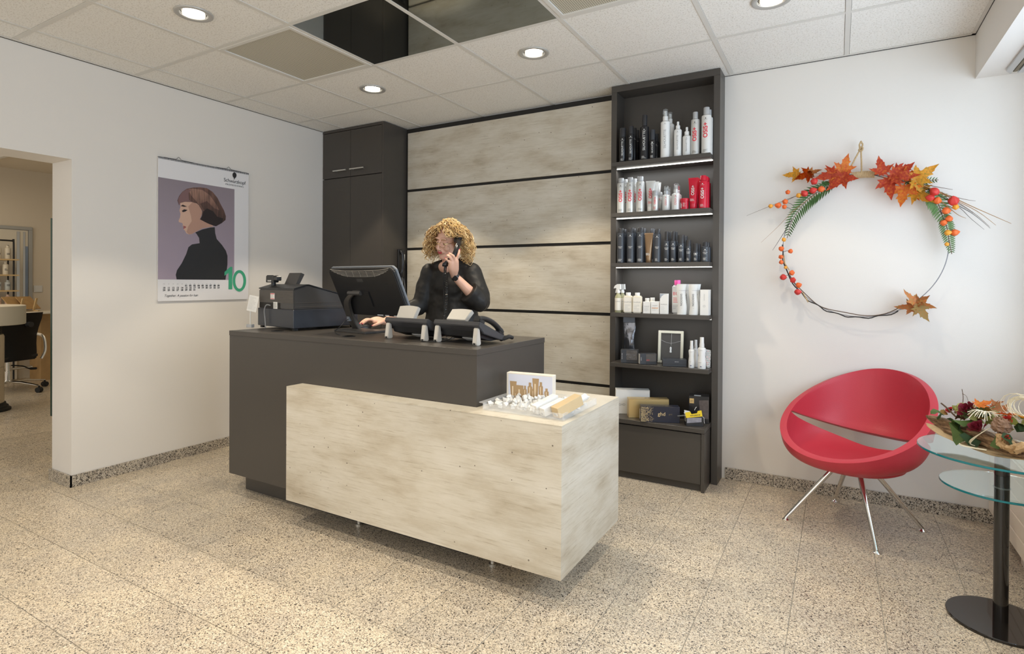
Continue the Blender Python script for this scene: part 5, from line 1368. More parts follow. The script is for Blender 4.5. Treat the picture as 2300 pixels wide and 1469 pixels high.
frond([(.486, 1.62, -.018), (.498, 1.541, -.02), (.508, 1.475, -.02), (.520, 1.405, -.016)], 'fern_pale', .040, n=18)
frond([(.38, 1.79, -.018), (.42, 1.80, -.02), (.46, 1.80, -.02)], 'fern_green', .02, n=6)
TW = [([(-.023, 1.808), (-.173, 1.775), (-.299, 1.734), (-.489, 1.661)], 'twig_brown', .0022), ([(-.03, 1.80), (-.16, 1.785), (-.26, 1.742), (-.353, 1.706)], 'twig_black', .0018), ([(-.108, 1.77), (-.223, 1.68), (-.313, 1.584), (-.404, 1.493)], 'twig_tan', .0017), ([(-.238, 1.623), (-.282, 1.541), (-.34, 1.443)], 'twig_black', .0024),
      ([(.351, 1.797), (.443, 1.767), (.521, 1.744)], 'twig_brown', .0026), ([(.382, 1.779), (.473, 1.728), (.561, 1.692), (.615, 1.677)], 'twig_brown', .0024), ([(.382, 1.779), (.491, 1.719), (.619, 1.637), (.756, 1.553)], 'twig_tan', .0036), ([(.382, 1.783), (.503, 1.703), (.619, 1.623), (.695, 1.547)], 'twig_tan', .0028),
      ([(.394, 1.771), (.526, 1.672), (.608, 1.609), (.676, 1.534)], 'twig_black', .0024), ([(.40, 1.763), (.538, 1.657), (.596, 1.588), (.651, 1.528)], 'twig_black', .0018), ([(.473, 1.683), (.538, 1.613), (.576, 1.589)], 'twig_tan', .0026), ([(.473, 1.728), (.561, 1.655), (.619, 1.601), (.67, 1.541)], 'twig_brown', .0020), ([(.443, 1.737), (.538, 1.672), (.607, 1.615)], 'twig_black', .0014),
      ([(.07, 1.86), (-.03, 1.875), (-.12, 1.885)], 'twig_black', .0022), ([(.0, 1.85), (-.06, 1.868), (-.15, 1.868)], 'twig_black', .0018), ([(.17, 1.85), (.26, 1.815), (.36, 1.785), (.44, 1.72)], 'twig_black', .0026)]
for k, (p, m_, r_) in enumerate(TW):
    P_ = bez([wl(a_, b_, -.018-.006*(k % 4)) for a_, b_ in p], 6)
    put('grass_blade' if m_ == 'twig_tan' else 'twig', MB().tube(P_, [r_*(1-.75*i/len(P_)) for i in range(len(P_))], 5).mesh(smooth=True), m_, wr)

# ------------------------------------------------------------ red tub chair
pmat('red_leather', (.50, .036, .055), .40, bump=.25, bscale=260, spec=.5)
ch = thing('tub_chair', 'red leather round tub chair with slotted back and four splayed chrome legs', 'chair', (.079, 3.40, 0), math.radians(242-90))
# local +y = facing direction
def chair_shell():
    NA = 96; bm = bmesh.new()
    def R(phi):   # plan radius of the rim; phi 0 = front (+y)
        c = math.cos(phi); return .308+.006*c
    def zr(phi):
        c = math.cos(phi); return .585-.186*c+.008*math.cos(2*phi)
    def surf(phi, s_):
        """s 0 at the rim .. 1 at the bottom centre"""
        c = math.cos(phi); zb = .352+.0
        depth = zr(phi)-zb
        p = 3.4
        rho = (1-s_**p)**(1/1.9) if s_ < 1 else 0
        hz = 1-(1-s_)**1.55
        back = max(0, -c)
        r = R(phi)*(rho*.95+.05*(1-s_)**2)
        off = .055*back*(1-hz)*-1.0          # back leans outwards
        x = r*math.sin(phi); y = r*math.cos(phi)+off-.0
        z = zr(phi)-depth*hz
        return Vector((x, y, z))
    up = []; lo = []
    nu, nl = 10, 16
    cols = []
    half_ang = math.radians(104)
    for i in range(NA):
        phi = 2*PI*i/NA
        d = abs((phi-PI+PI) % (2*PI)-PI)       # angular distance from the back is pi-d
        ab = PI-d
        q = max(0, 1-(d/half_ang)**2)
        def s_of(z): hz = min(.985, max(.02, (zr(phi)-z)/(zr(phi)-.352))); return 1-(1-hz)**(1/1.55)
        # slot between s0 and s1
        e_ = min(1, d/half_ang); zm = .396+.150*e_**2.2
        su = s_of(zm+.036*q**.6); sl = s_of(zm-.022*q**.6)
        if q <= 0: su = sl = s_of(.546)
        colu = [bm.verts.new(surf(phi, su*k/nu)) for k in range(nu+1)]
        if q <= 0: coll = [colu[-1]]+[bm.verts.new(surf(phi, sl+(1-sl)*k/nl*.999)) for k in range(1, nl)]
        else: coll = [bm.verts.new(surf(phi, sl+(1-sl)*k/nl)) for k in range(nl)]
        cols.append((colu, coll))
    ctr = bm.verts.new(surf(0, 1.0))
    for i in range(NA):
        A, B = cols[i], cols[(i+1) % NA]
        for k in range(nu): bm.faces.new((A[0][k], A[0][k+1], B[0][k+1], B[0][k]))
        for k in range(nl-1):
            vs = []
            for v in (A[1][k], A[1][k+1], B[1][k+1], B[1][k]):
                if v not in vs: vs.append(v)
            bm.faces.new(vs)
        bm.faces.new((A[1][-1], ctr, B[1][-1]))
    bmesh.ops.recalc_face_normals(bm, faces=bm.faces)
    me = bpy.data.meshes.new('shell'); bm.to_mesh(me); bm.free()
    o = bpy.data.objects.new('tmp', me); COL.objects.link(o)
    md = o.modifiers.new('s', 'SOLIDIFY'); md.thickness = .034; md.offset = CH_OFF; md.use_even_offset = False
    bv = o.modifiers.new('b', 'BEVEL'); bv.width = .008; bv.segments = 3; bv.limit_method = 'ANGLE'; bv.angle_limit = math.radians(55)
    dg = bpy.context.evaluated_depsgraph_get(); dg.update()
    m2 = bpy.data.meshes.new_from_object(o.evaluated_get(dg)); bpy.data.objects.remove(o)
    for p in m2.polygons: p.use_smooth = True
    return m2
CH_OFF = 1.0
sh = put('shell', chair_shell(), 'red_leather', ch)
put('base_cushion', MB().lathe([(.0, .300), (.15, .300), (.20, .308), (.225, .322), (.23, .345), (.0, .345)], 48).mesh(smooth=True), 'red_leather', ch)
for k, (fx, fy) in enumerate(((-.305, -.102), (-.085, .312), (.302, .098), (.087, -.301))):
    # feet positions in world offsets from the chair centre, turned into the chair frame
    an = -math.radians(242-90); lx = fx*math.cos(an)-fy*math.sin(an); ly = fx*math.sin(an)+fy*math.cos(an)
    tx, ty = lx*.26, ly*.26
    put('leg', MB().tube([(tx, ty, .302), (lx, ly, .012)], [.0135, .0085], 16).mesh(smooth=True), 'chrome', ch)
    put('glide', MB().lathe([(.017, 0), (.018, .003), (.012, .008), (.007, .016)], 20, M=Matrix.Translation((lx, ly, 0))).mesh(smooth=True), 'chrome', ch)

# ------------------------------------------------------------ glass table
tb = thing('side_table', 'round two-tier glass side table on a black pole and disc base', 'table', (.530, 2.700, 0))
put('base_disc', MB().lathe([(.162, 0), (.162, .008), (.160, .010), (.0, .010)], 72).mesh(smooth=True), pmat('lacquer_black', (.012, .010, .009), .09, coat=.5), tb)
put('pole', MB().lathe([(.0225, .0102), (.0225, .6185)], 32).mesh(smooth=True), 'lacquer_black', tb)
put('collar', MB().lathe([(.0255, .4895), (.0255, .494), (.0228, .494)], 32).mesh(smooth=True), 'clear_grey', tb)
pmat('table_glass', (.80, .96, .95), .01, trans=1.0, ior=1.5)
def glass_edge_mat():
    m, nt, b, N, L = nodes_of('glass_edge')
    b.inputs['Base Color'].default_value = (.01, .30, .34, 1); b.inputs['Transmission Weight'].default_value = .35; b.inputs['Roughness'].default_value = .08
    MATS['glass_edge'] = m
glass_edge_mat()
for nm_, z, r in (('lower_glass', .4945, .186), ('upper_glass', .619, .256)):
    g = put(nm_, MB().lathe([(.0, z), (r-.0012, z), (r-.0012, z+.008), (.0, z+.008)] if nm_ == 'upper_glass' else [(.0255, z), (r-.0012, z), (r-.0012, z+.008), (.0255, z+.008)], 96).mesh(smooth=True, angle=30), 'table_glass', tb)
    mb = MB(); prev = None; n = 96
    for (rr_, zz) in ((r-.001, z+.0003), (r, z+.0012), (r, z+.0068), (r-.001, z+.0077)):
        cur = mb.ring([(rr_*math.cos(2*PI*i/n), rr_*math.sin(2*PI*i/n), zz) for i in range(n)])
        if prev: mb.bridge(prev, cur)
        prev = cur
    put('edge', mb.mesh(smooth=True), 'glass_edge', g)
# ------------------------------------------------------------ driftwood arrangement
def bark_mat():
    m, nt, b, N, L = nodes_of('bark')
    tc = N('ShaderNodeTexCoord'); mp = N('ShaderNodeMapping'); mp.inputs['Scale'].default_value = (6, 40, 40); L(tc.outputs['Object'], mp.inputs['Vector'])
    nz = N('ShaderNodeTexNoise'); nz.inputs['Scale'].default_value = 3; nz.inputs['Detail'].default_value = 6; nz.inputs['Roughness'].default_value = .7; L(mp.outputs[0], nz.inputs['Vector'])
    r = ramp(N, [(.35, (.05, .025, .012)), (.5, (.22, .12, .055)), (.65, (.42, .27, .14))]); L(nz.outputs['Fac'], r.inputs['Fac']); L(r.outputs['Color'], b.inputs['Base Color'])
    bp = N('ShaderNodeBump'); bp.inputs['Strength'].default_value = .9; bp.inputs['Distance'].default_value = .006; L(nz.outputs['Fac'], bp.inputs['Height']); L(bp.outputs['Normal'], b.inputs['Normal'])
    b.inputs['Roughness'].default_value = .85; MATS['bark'] = m
bark_mat()
pmat('wood_pale', (.58, .42, .24), .7, vary=.25, vscale=40)
pmat('leaf_green', (.16, .24, .07), .5, vary=.4, vscale=40)
pmat('leaf_dark', (.05, .10, .03), .5, vary=.3, vscale=40)
pmat('moss', (.42, .42, .14), .8, vary=.4, vscale=60)
pmat('rose_red', (.20, .010, .025), .55, vary=.4, vscale=60)
pmat('raffia', (.78, .70, .52), .6)
pmat('seed_brown', (.22, .12, .07), .8, vary=.5, vscale=90)
ZG = .6275
A0 = Vector((.318, 2.83, ZG+.085)); dirv = Vector((.62, -.785, -.0)).normalized()
arr = thing('dried_flower_arrangement', 'dried flowers, leaves and raffia arranged on a long piece of bark on the glass table', 'flower arrangement', A0, math.atan2(dirv.y, dirv.x))
def bark(L_, w, h, seed, z0=0, y0=0, x0=0):
    rr = random.Random(seed); mb = MB(); prev = None; n = 18; m_ = 26
    for k in range(m_+1):
        q = k/m_; env = min(1, (q*5)**.6)*min(1, ((1-q)*6)**.6)*.9+.1
        x = x0+L_*q; zc = z0-.035*math.sin(q*PI*.9)+.0
        pts = []
        for i in range(n):
            t = 2*PI*i/n; rj = 1+.22*math.sin(3*t+q*9+seed)+.12*rr.uniform(-1, 1)
            pts.append((x+rr.uniform(-.003, .003), y0+w*env*rj*math.cos(t), zc+h*env*rj*math.sin(t)*(1 if math.sin(t) > 0 else .6)))
        cur = mb.ring(pts)
        if prev: mb.bridge(prev, cur)
        else: mb.cap(cur, True)
        prev = cur
    mb.cap(prev); return mb.mesh(smooth=True, angle=28)
put('bark', bark(.66, .048, .026, 1, -.004), 'bark', arr)
put('bark', bark(.46, .030, .026, 5, .002, -.040, .16), 'bark', arr)
put('inner_wood', bark(.44, .030, .012, 9, -.026, -.030, .03), 'wood_pale', arr)
def blob_leaf(name, x, y, z, s_, mat, seed, long=1.0):
    rr = random.Random(seed); mb = MB()
    n = 10; c = mb.bm.verts.new((0, 0, .18)); rim = []
    for i in range(n):
        t = 2*PI*i/n; r = (.55+.12*math.sin(3*t+seed))*(1+.2*rr.uniform(-1, 1)); rim.append(mb.bm.verts.new((r*math.cos(t)*long, r*math.sin(t), .22*math.sin(2*t+seed)+.1*rr.uniform(-1, 1))))
    for i in range(n): mb.bm.faces.new((c, rim[i], rim[(i+1) % n]))
    bmesh.ops.solidify(mb.bm, geom=mb.bm.faces[:], thickness=.03)
    o = put(name, mb.mesh(smooth=True), mat, arr)
    o.matrix_local = Matrix.Translation((x, y, z)) @ Euler((rr.uniform(-1.2, 1.2), rr.uniform(-1.2, 1.2), rr.uniform(0, 6))).to_matrix().to_4x4() @ Matrix.Scale(s_, 4)
rr = random.Random(31)
for k in range(90):
    x = rr.uniform(.10, .52); y = rr.uniform(-.035, .050); z = .026+rr.uniform(0, .055)*math.sin(min(1, (x-.04)/.25)*PI/2)
    m_ = rr.choice(['leaf_green', 'leaf_green', 'leaf_dark', 'moss', 'moss', 'leaf_olive', 'seed_brown'])
    blob_leaf('leaf', x, y, z, rr.uniform(.022, .036), m_, k)
for k, (x, y, z, s_) in enumerate(((.195, -.072, .005, .055), (.225, -.080, -.020, .060), (.215, -.068, .022, .050), (.265, -.080, -.022, .045), (.075, -.030, .026, .034), (.36, -.085, .0, .042), (.40, -.085, .01, .04), (.085, -.02, .020, .03))):
    blob_leaf('leaf', x, y, z, s_, 'leaf_green' if k % 3 else 'leaf_dark', 100+k, 1.3)
def rose(x, y, z, s_, mat, seed):
    rr = random.Random(seed); mb = MB()
    for ly in range(4):
        for k in range(5):
            an = k*2*PI/5+ly*.6; r = s_*(.25+.25*ly); w = s_*(.45+.12*ly); hgt = s_*(.9-.12*ly)
            pts = []
            for u in (-1, -.4, .4, 1):
                for v in (0, .5, 1):
                    pts.append((an+u*w/r*.45 if r else 0, r*(.55+.45*v)*(1+.12*rr.uniform(-1, 1)), -s_*.3+hgt*v*(1-.15*abs(u))))
            V = [mb.bm.verts.new((p[1]*math.cos(p[0]), p[1]*math.sin(p[0]), p[2])) for p in pts]
            for i in range(3):
                for j in range(2): mb.bm.faces.new((V[i*3+j], V[i*3+j+1], V[(i+1)*3+j+1], V[(i+1)*3+j]))
    o = put('dried_rose', mb.mesh(smooth=True, angle=70), mat, arr); o.matrix_local = Matrix.Translation((x, y, z)) @ Euler((rr.uniform(.4, 1.0), rr.uniform(-.4, .4), 0)).to_matrix().to_4x4()
rose(.205, -.035, .068, .032, 'rose_red', 1); rose(.270, -.065, .022, .030, 'rose_red', 2); rose(.115, -.015, .045, .016, 'phys_red', 3); rose(.36, -.045, .066, .018, 'phys_red', 5); rose(.395, -.09, .018, .012, 'phys_red', 6)
for k, (x, y, z, s_, m_) in enumerate(((.245, -.02, .094, .10, 'leaf_orange'), (.30, .0, .092, .095, 'leaf_rust'), (.345, -.02, .080, .10, 'leaf_orange'), (.40, -.03, .085, .09, 'leaf_yellow'), (.285, -.01, .100, .09, 'leaf_rust'))):
    o = put('maple_leaf', maple_cache[k % 4], m_, arr); o.matrix_local = Matrix.Translation((x, y, z)) @ Euler((.3+.3*math.sin(k*2), .3*math.cos(k*3), k*1.3)).to_matrix().to_4x4() @ Matrix.Scale(s_*.8, 4)
mb = MB(); rr = random.Random(8)
for k in range(26):
    p = Vector((.285, -.05, .072)); a_ = rr.uniform(-2.4, .6); l = rr.uniform(.03, .062)
    mb.tube(bez([p, p+Vector((l*.5*math.cos(a_), l*.4*math.sin(a_), .012)), p+Vector((l*math.cos(a_), l*.9*math.sin(a_), rr.uniform(-.02, .01)))], 4), .0013, 4)
for k in range(14):
    r = rr.uniform(.03, .055); c = Vector((.40+rr.uniform(-.02, .02), -.02, .118)); a0 = rr.uniform(0, 1.5); tl = rr.uniform(-.4, .4)
    mb.tube([c+Vector((r*math.cos(a0+q*.4), tl*r*math.sin(q*.4), r*.8*math.sin(a0+q*.4))) for q in range(12)], .0010, 4)
o = put('raffia', mb.mesh(), 'raffia', arr); o['kind'] = 'stuff'
mb = MB()
for k in range(5):
    mb.tube(bez([(.315, -.060, .03), (.300, -.085, .005), (.275, -.095, -.022-.003*k), (.262+.006*k, -.088, -.040)], 5), .0030, 5, flat=.3)
mb.tube(bez([(.262, -.09, -.030), (.24, -.10, -.042), (.255, -.11, -.046), (.29, -.10, -.046), (.33, -.09, -.042)], 5), .0028, 5, flat=.4)
put('raffia_tie', mb.mesh(), 'raffia', arr)
def rough_ball(c, r, seed):
    rr = random.Random(seed); mb = MB().sphere(c, r, 22, 16); c = Vector(c)
    for v in mb.bm.verts: v.co = c+(v.co-c)*rr.uniform(.78, 1.16)
    return mb.mesh()
put('twig', MB().tube(bez([(.16, -.01, .05), (.165, -.008, .10), (.158, -.006, .135)], 4), .0012, 5).tube(bez([(.160, -.007, .118), (.18, -.01, .112), (.20, -.02, .085)], 4), .0008, 4).mesh(), 'twig_brown', arr)
put('twig', MB().tube(bez([(.17, -.04, .03), (.12, -.03, .055), (.085, -.02, .066)], 4), .0030, 6).mesh(), 'twig_brown', arr)
put('seed_head', rough_ball((.355, -.062, .048), .028, 1), pmat('seed_rough', (.26, .15, .09), .9, bump=3, bscale=140), arr)
put('seed_head', rough_ball((.175, -.02, .060), .024, 2), pmat('moss_rough', (.42, .42, .15), .9, bump=3, bscale=140), arr)
put('bark_chunk', bark(.10, .026, .020, 14, .018, -.082, .36), pmat('bark_light', (.45, .28, .13), .85, bump=2, bscale=120), arr)

# ------------------------------------------------------------ radiator and blind rail
pmat('radiator_enamel', (.78, .71, .60), .35)
rd = thing('radiator', 'long cream panel radiator under the window with horizontal joints', 'radiator', (.70, 1.40, 0))
for k in range(5):
    z0 = .088+.0745*k
    put('panel', bx(-.020, .0, -1.9, 2.325, z0+.0012, z0+.0733, bevel=.003), 'radiator_enamel', rd)
put('back_panel', bx(.0015, .05, -1.89, 2.318, .09, .458), 'radiator_enamel', rd)
put('top_grille', bx(-.014, .09, -1.9, 2.325, .4610, .466), 'radiator_enamel', rd)
for y in (-1.6, 0, 1.9):
    put('bracket', bx(.02, .228, y-.02, y+.02, .0, .30), 'radiator_enamel', rd)
bl_ = thing('blind_rail', 'aluminium blind rail on the soffit at the upper right corner', 'rail', (.755, 1.5, 2.3295))
put('channel', MB().prism([(-.030, 0), (-.030, -.012), (-.014, -.030), (-.012, -.004), (.012, -.004), (.014, -.030), (.036, -.030), (.036, 0)], -1.9, 2.20, 'y').mesh(), pmat('alu', (.56, .57, .58), .35, metal=.5), bl_)
put('carrier', MB().box(-.008, .010, 2.02, 2.185, -.026, -.006).box(-.008, .010, 1.6, 1.95, -.026, -.006).mesh(bevel=.002), pmat('dark_clip', (.16, .13, .08), .5), bl_)
# ------------------------------------------------------------ the salon seen through the opening
XF = -8.899
pmat('oak', (.48, .30, .13), .5, vary=.2, vscale=12)
pmat('oak_shelf', (.62, .44, .22), .5)
pmat('steel_satin', (.62, .56, .46), .28, metal=.9)
pmat('wash_cream', (.72, .66, .55), .4)
pmat('chair_black', (.020, .017, .015), .45)
mr = thing('wall_mirror', 'large grey-framed mirror on the far salon wall', 'mirror', (XF, 2.55, 0))
put('frame', MB().box(0, .030, -.75, .63, 1.865, 1.905).box(0, .030, .59, .63, .30, 1.8645).box(0, .030, -.75, -.71, .30, 1.8645).mesh(bevel=.003), pmat('frame_grey', (.42, .42, .40), .4), mr)
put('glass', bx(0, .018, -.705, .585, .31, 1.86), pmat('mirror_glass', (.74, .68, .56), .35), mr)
put('brass_edge', MB().box(.019, .026, .47, .50, .32, 1.84).box(.019, .026, .535, .555, .32, 1.84).mesh(), 'steel_satin', mr)
pn = put('painted_reflection', bx(.0185, .022, .556, .585, .5, 1.66), pmat('reflection_blue', (.26, .33, .45), .5), mr)  # flat blue strip painted on the glass as a reflection
# product rack
rk = thing('product_rack', 'black metal rack with oak shelves of hair products in the salon', 'shelf', (-8.62, 2.56, 0))
put('frame', MB().tube(bez([(0, .345, .0), (0, .345, 1.0), (0, .345, 1.67), (0, .335, 1.70), (0, .30, 1.708), (0, .0, 1.708), (0, -.30, 1.708), (0, -.345, 1.67), (0, -.345, 0)], 6), .010, 8).mesh(smooth=True), 'matte_black', rk)
put('frame', MB().tube([(-.16, .345, 0), (-.16, .345, 1.66)], .008, 8).tube([(-.16, -.345, 0), (-.16, -.345, 1.66)], .008, 8).mesh(smooth=True), 'matte_black', rk)
pmat('bottle_cream', (.72, .66, .54), .4); pmat('bottle_rose', (.70, .52, .42), .4); pmat('bottle_grey', (.50, .53, .52), .4)
for k, z in enumerate((1.487, 1.300, 1.112, .925, .74)):
    put('shelf_board', bx(-.19, .025, -.375, .390, z-.016, z), 'oak_shelf', rk)
    if k < 4:
        for i in range(5):
            y = 2.56+.298-.088*i-(.02 if k == 1 else 0)
            hh = (.16, .150, .12, .135)[k]; hh = hh if k < 3 or i < 1 else .115
            t = thing('product_bottle', ('rose white', 'cream', 'pale grey', 'pale pink')[k]+' bottle, '+('first', 'second', 'third', 'fourth', 'fifth')[i]+' from the right on the '+('top', 'second', 'third', 'fourth')[k]+' board of the salon rack', 'bottle', (-8.62-.03, y, z+.0006), 0, 'bottles on the salon rack')
            m_ = ('bottle_cream', 'bottle_cream', 'bottle_grey', 'bottle_rose')[k]
            put('body', lathe_me([(.028, 0), (.029, .003), (.029, round(hh*.78, 4)), (.014, round(hh*.86, 4))]), m_, t)
            put('cap', lathe_me([(.0145, 0), (.0145, round(hh*.14, 4))]), m_, t, (0, 0, hh*.86+.0002))
            put('lettering', lines_me(.029, .05, 2, .034, gap=.012, th=.007, seed=k), 'dark_print', t, (0, 0, .012), (0, 0, PI/2))
# light switch
t = thing('light_switch', 'white double light switch on the far salon wall', 'switch', (XF, 3.245, 1.08), PI/2)
put('plate', bx(-.045, .045, -.012, 0, 0, .085, bevel=.002), 'white_satin', t)
put('rocker', bx(-.036, .036, -.016, -.0122, .008, .076, bevel=.001), 'white_satin', t)
# glass partition panel
t = thing('glass_panel', 'clear glass panel with dark green edge behind the wall end', 'glass', (-6.2, 2.36, 0), math.radians(20))
put('pane', bx(.0, .012, .004, .9, 0, 1.80), 'table_glass', t)
put('edge', bx(-.001, .013, -.006, .003, 0, 1.80), pmat('edge_green', (.01, .045, .03), .2), t)
put('clip', bx(-.008, .02, .02, .12, 1.735, 1.752), 'matte_black', t)
# reception/wash counter with round front and steel column
t = thing('round_counter', 'round-fronted cream counter top on a brushed steel column', 'counter', (-6.95, 2.06, 0))
def disc(r, z0, z1, n=64): return MB().lathe([(r-.006, z0), (r, z0+.006), (r, z1-.006), (r-.006, z1), (.0, z1)], n).mesh(smooth=True)
put('top', disc(.36, .815, .995), 'wash_cream', t)
put('bellows', MB().lathe([(.115+(.010 if k % 2 else 0), .725+.009*k) for k in range(11)], 40).mesh(), 'matte_black', t, (.02, .06, 0))
put('column', MB().lathe([(.140, .075), (.140, .41), (.137, .412), (.137, .416), (.140, .418), (.140, .70), (.132, .72)], 48).mesh(smooth=True), 'steel_satin', t, (.02, .06, 0))
put('foot', MB().lathe([(.190, 0), (.190, .018), (.172, .03), (.170, .045), (.155, .055), (.150, .075)], 48).mesh(smooth=True, angle=25), 'matte_black', t, (.02, .06, 0))
# tablets on wooden stands
for k, (y, lab) in enumerate(((3.01, 'wooden easel stand with a tilted board on the salon counter, left of two'), (3.14, 'wooden easel stand with a tilted board on the salon counter, right of two'))):
    t = thing('book_stand', lab, 'stand', (-8.36, y-.13, .862), math.radians(28), 'wooden stands on the salon desk')
    put('board', MB().box(-.010, .0, -.10, .10, 0, .20, Matrix.Translation((0, 0, .03)) @ Matrix.Rotation(-.75, 4, 'Y')).mesh(bevel=.002), 'oak', t)
    put('foot', MB().box(-.10, .06, -.012, .012, 0, .012).box(-.012, .0, -.012, .012, 0, .16, Matrix.Rotation(.25, 4, 'Y')).mesh(), 'oak_shelf', t)
t = thing('salon_desk', 'pale narrow styling desk with an oak block base under the far wall', 'desk', (-8.55, 3.02, 0))
put('desk_top', bx(-.02, .43, -.42, .24, .835, .861, bevel=.003), 'wash_cream', t)
put('oak_block', bx(-.23, .083, .100, .222, .0, .834), 'oak', t, label='oak block base')
put('foot_rest', MB().cyl((.0, -.45, .165), (.02, .030, .175), .014, n=12).cyl((.02, .018, .175), (.02, .030, .175), .024, n=16).mesh(smooth=True), 'steel_satin', t)
struct('trim_3', bx(-8.898, -8.86, 1.4, 3.02, .0, .30), 'salon_paint')
# salon chair
t = thing('styling_chair', 'black salon chair seen from behind on a chrome star base with casters', 'chair', (-7.92, 2.62, 0), math.radians(110))
# local -x towards the viewer's left; the back faces the camera
def seatback():
    mb = MB(); prev = None
    prof = [(.355, .200, -.02), (.42, .222, .0), (.52, .225, .01), (.62, .222, .0), (.70, .235, -.01), (.80, .262, -.02), (.872, .268, -.03)]
    A = []
    for z, w, y in prof:
        row = []
        for i in range(13):
            s_ = -1+2*i/12; row.append(Vector((s_*w, y-.17+.055*s_*s_, z)))
        A.append(row)
    bm = mb.bm
    V = [[bm.verts.new(p) for p in r] for r in A]
    for i in range(len(V)-1):
        for j in range(12): bm.faces.new((V[i][j], V[i][j+1], V[i+1][j+1], V[i+1][j]))
    bmesh.ops.solidify(bm, geom=bm.faces[:], thickness=-.045)
    return mb.mesh(smooth=True, bevel=.008, segs=2)
put('backrest', seatback(), 'chair_black', t)
put('seat', bx(-.22, .22, -.16, .26, .345, .43, bevel=.03, segs=3), 'chair_black', t)
put('button', MB().cyl((.06, -.236, .745), (.06, -.185, .745), .030, n=20).mesh(smooth=True), 'satin_black', t)
for s_ in (-1, 1):
    put('armrest', MB().tube(bez([(s_*.235, -.16, .345), (s_*.262, -.18, .44), (s_*.262, -.16, .58), (s_*.262, -.06, .62), (s_*.262, .16, .62)], 5), .018, 8, flat=.5).mesh(smooth=True), 'brushed_metal', t)
put('column', MB().lathe([(.032, .10), (.032, .23), (.022, .232), (.022, .34)], 20).mesh(smooth=True), 'chrome', t)
put('lever', MB().tube(bez([(.02, -.02, .29), (.12, -.05, .27), (.18, -.06, .235), (.26, -.06, .225)], 4), [.007]*9+[.014]*4, 8).mesh(smooth=True), 'matte_black', t)
for k in range(5):
    an = k*2*PI/5+math.radians(-83)
    lg = put('base_arm', MB().tube([(.03*math.cos(an), .03*math.sin(an), .115), (.16*math.cos(an), .16*math.sin(an), .110), (.36*math.cos(an), .36*math.sin(an), .078)], [.026, .020, .014], 10, flat=.6).mesh(smooth=True), 'chrome', t)
    cx_, cy_ = .36*math.cos(an), .36*math.sin(an)
    put('caster', MB().cyl((cx_-.022*math.sin(an), cy_+.022*math.cos(an), .030), (cx_+.022*math.sin(an), cy_-.022*math.cos(an), .030), .030, n=18).cyl((cx_, cy_, .045), (cx_, cy_, .075), .009, n=8).mesh(smooth=True), 'matte_black', lg)
t = thing('ceiling_track', 'thin light track on the salon ceiling', 'ceiling light', (-7.9, 2.6, 2.6195))
put('rail', bx(-.9, .35, -.02, .02, -.03, 0), 'white_lacquer', t)
# ------------------------------------------------------------ the woman at the counter
pmat('skin', (.76, .46, .335), .45, sss=.12)
pmat('skin_lip', (.50, .08, .09), .4)
pmat('nail_red', (.75, .03, .10), .15)
pmat('hair_base', (.30, .17, .065), .6)
pmat('hair_curl', (.62, .41, .17), .42, vary=.35, vscale=18)
pmat('hair_light', (.80, .60, .32), .40)
pmat('blouse_black', (.016, .015, .014), .55, bump=.2, bscale=300)
pmat('trouser_black', (.020, .020, .022), .7)
pmat('gold_frame', (.78, .55, .25), .22, metal=.9)
def remesh(mb, voxel, smooth=3, fac=.5, disp=None):
    me = bpy.data.meshes.new('src'); bmesh.ops.recalc_face_normals(mb.bm, faces=mb.bm.faces); mb.bm.to_mesh(me); mb.bm.free()
    o = bpy.data.objects.new('tmp', me); COL.objects.link(o)
    r = o.modifiers.new('r', 'REMESH'); r.mode = 'VOXEL'; r.voxel_size = voxel; r.use_smooth_shade = True
    if smooth: s_ = o.modifiers.new('s', 'SMOOTH'); s_.iterations = smooth; s_.factor = fac
    if disp:
        tx = bpy.data.textures.new('folds', 'CLOUDS'); tx.noise_scale = disp[0]; tx.noise_depth = 2
        d_ = o.modifiers.new('d', 'DISPLACE'); d_.texture = tx; d_.strength = disp[1]; d_.mid_level = .5; d_.texture_coords = 'GLOBAL'
    dg = bpy.context.evaluated_depsgraph_get(); dg.update()
    m2 = bpy.data.meshes.new_from_object(o.evaluated_get(dg)); bpy.data.objects.remove(o); bpy.data.meshes.remove(me)
    for p in m2.polygons: p.use_smooth = True
    return m2
def chain(mb, pts, rad, n=14, sub=5):
    """tapered limb through joints with round ends"""
    P_ = bez(pts, sub); R_ = []
    for i in range(len(pts)-1):
        for k in range(sub): R_.append(rad[i]+(rad[i+1]-rad[i])*k/sub)
    R_.append(rad[-1])
    mb.tube(P_, R_, n); mb.sphere(P_[0], R_[0]*.98, 12, 8); mb.sphere(P_[-1], R_[-1]*.98, 12, 8)
wo = thing('person', 'woman with curly blonde hair and glasses in a black blouse, phoning behind the counter', 'person', (-2.17, 3.02, 0))
WO = Vector((-2.17, 3.02, 0))
def wput(name, me, mat, parent=wo, label=None):
    o = put(name, me, mat, parent, label=label)
    o.location = -WO if parent == wo else (0, 0, 0)
    return o
HC = Vector((-2.149, 2.918, 1.502))
Mh = Matrix.Translation(HC) @ Matrix.Rotation(math.radians(174), 4, 'Z') @ Matrix.Rotation(math.radians(-15), 4, 'X') @ Matrix.Rotation(math.radians(-10), 4, 'Y')
body = MB()
def E(c, rx, ry, rz, nu=24, nv=16): body.sphere((0, 0, 0), 1, nu, nv, rx, ry, rz, M=Mh @ Matrix.Translation(c))
E((0, -.014, .034), .071, .088, .084)
E((0, .022, -.030), .0565, .064, .078)
E((0, .062, -.092), .022, .022, .018)
E((0, .045, -.080), .036, .036, .026)
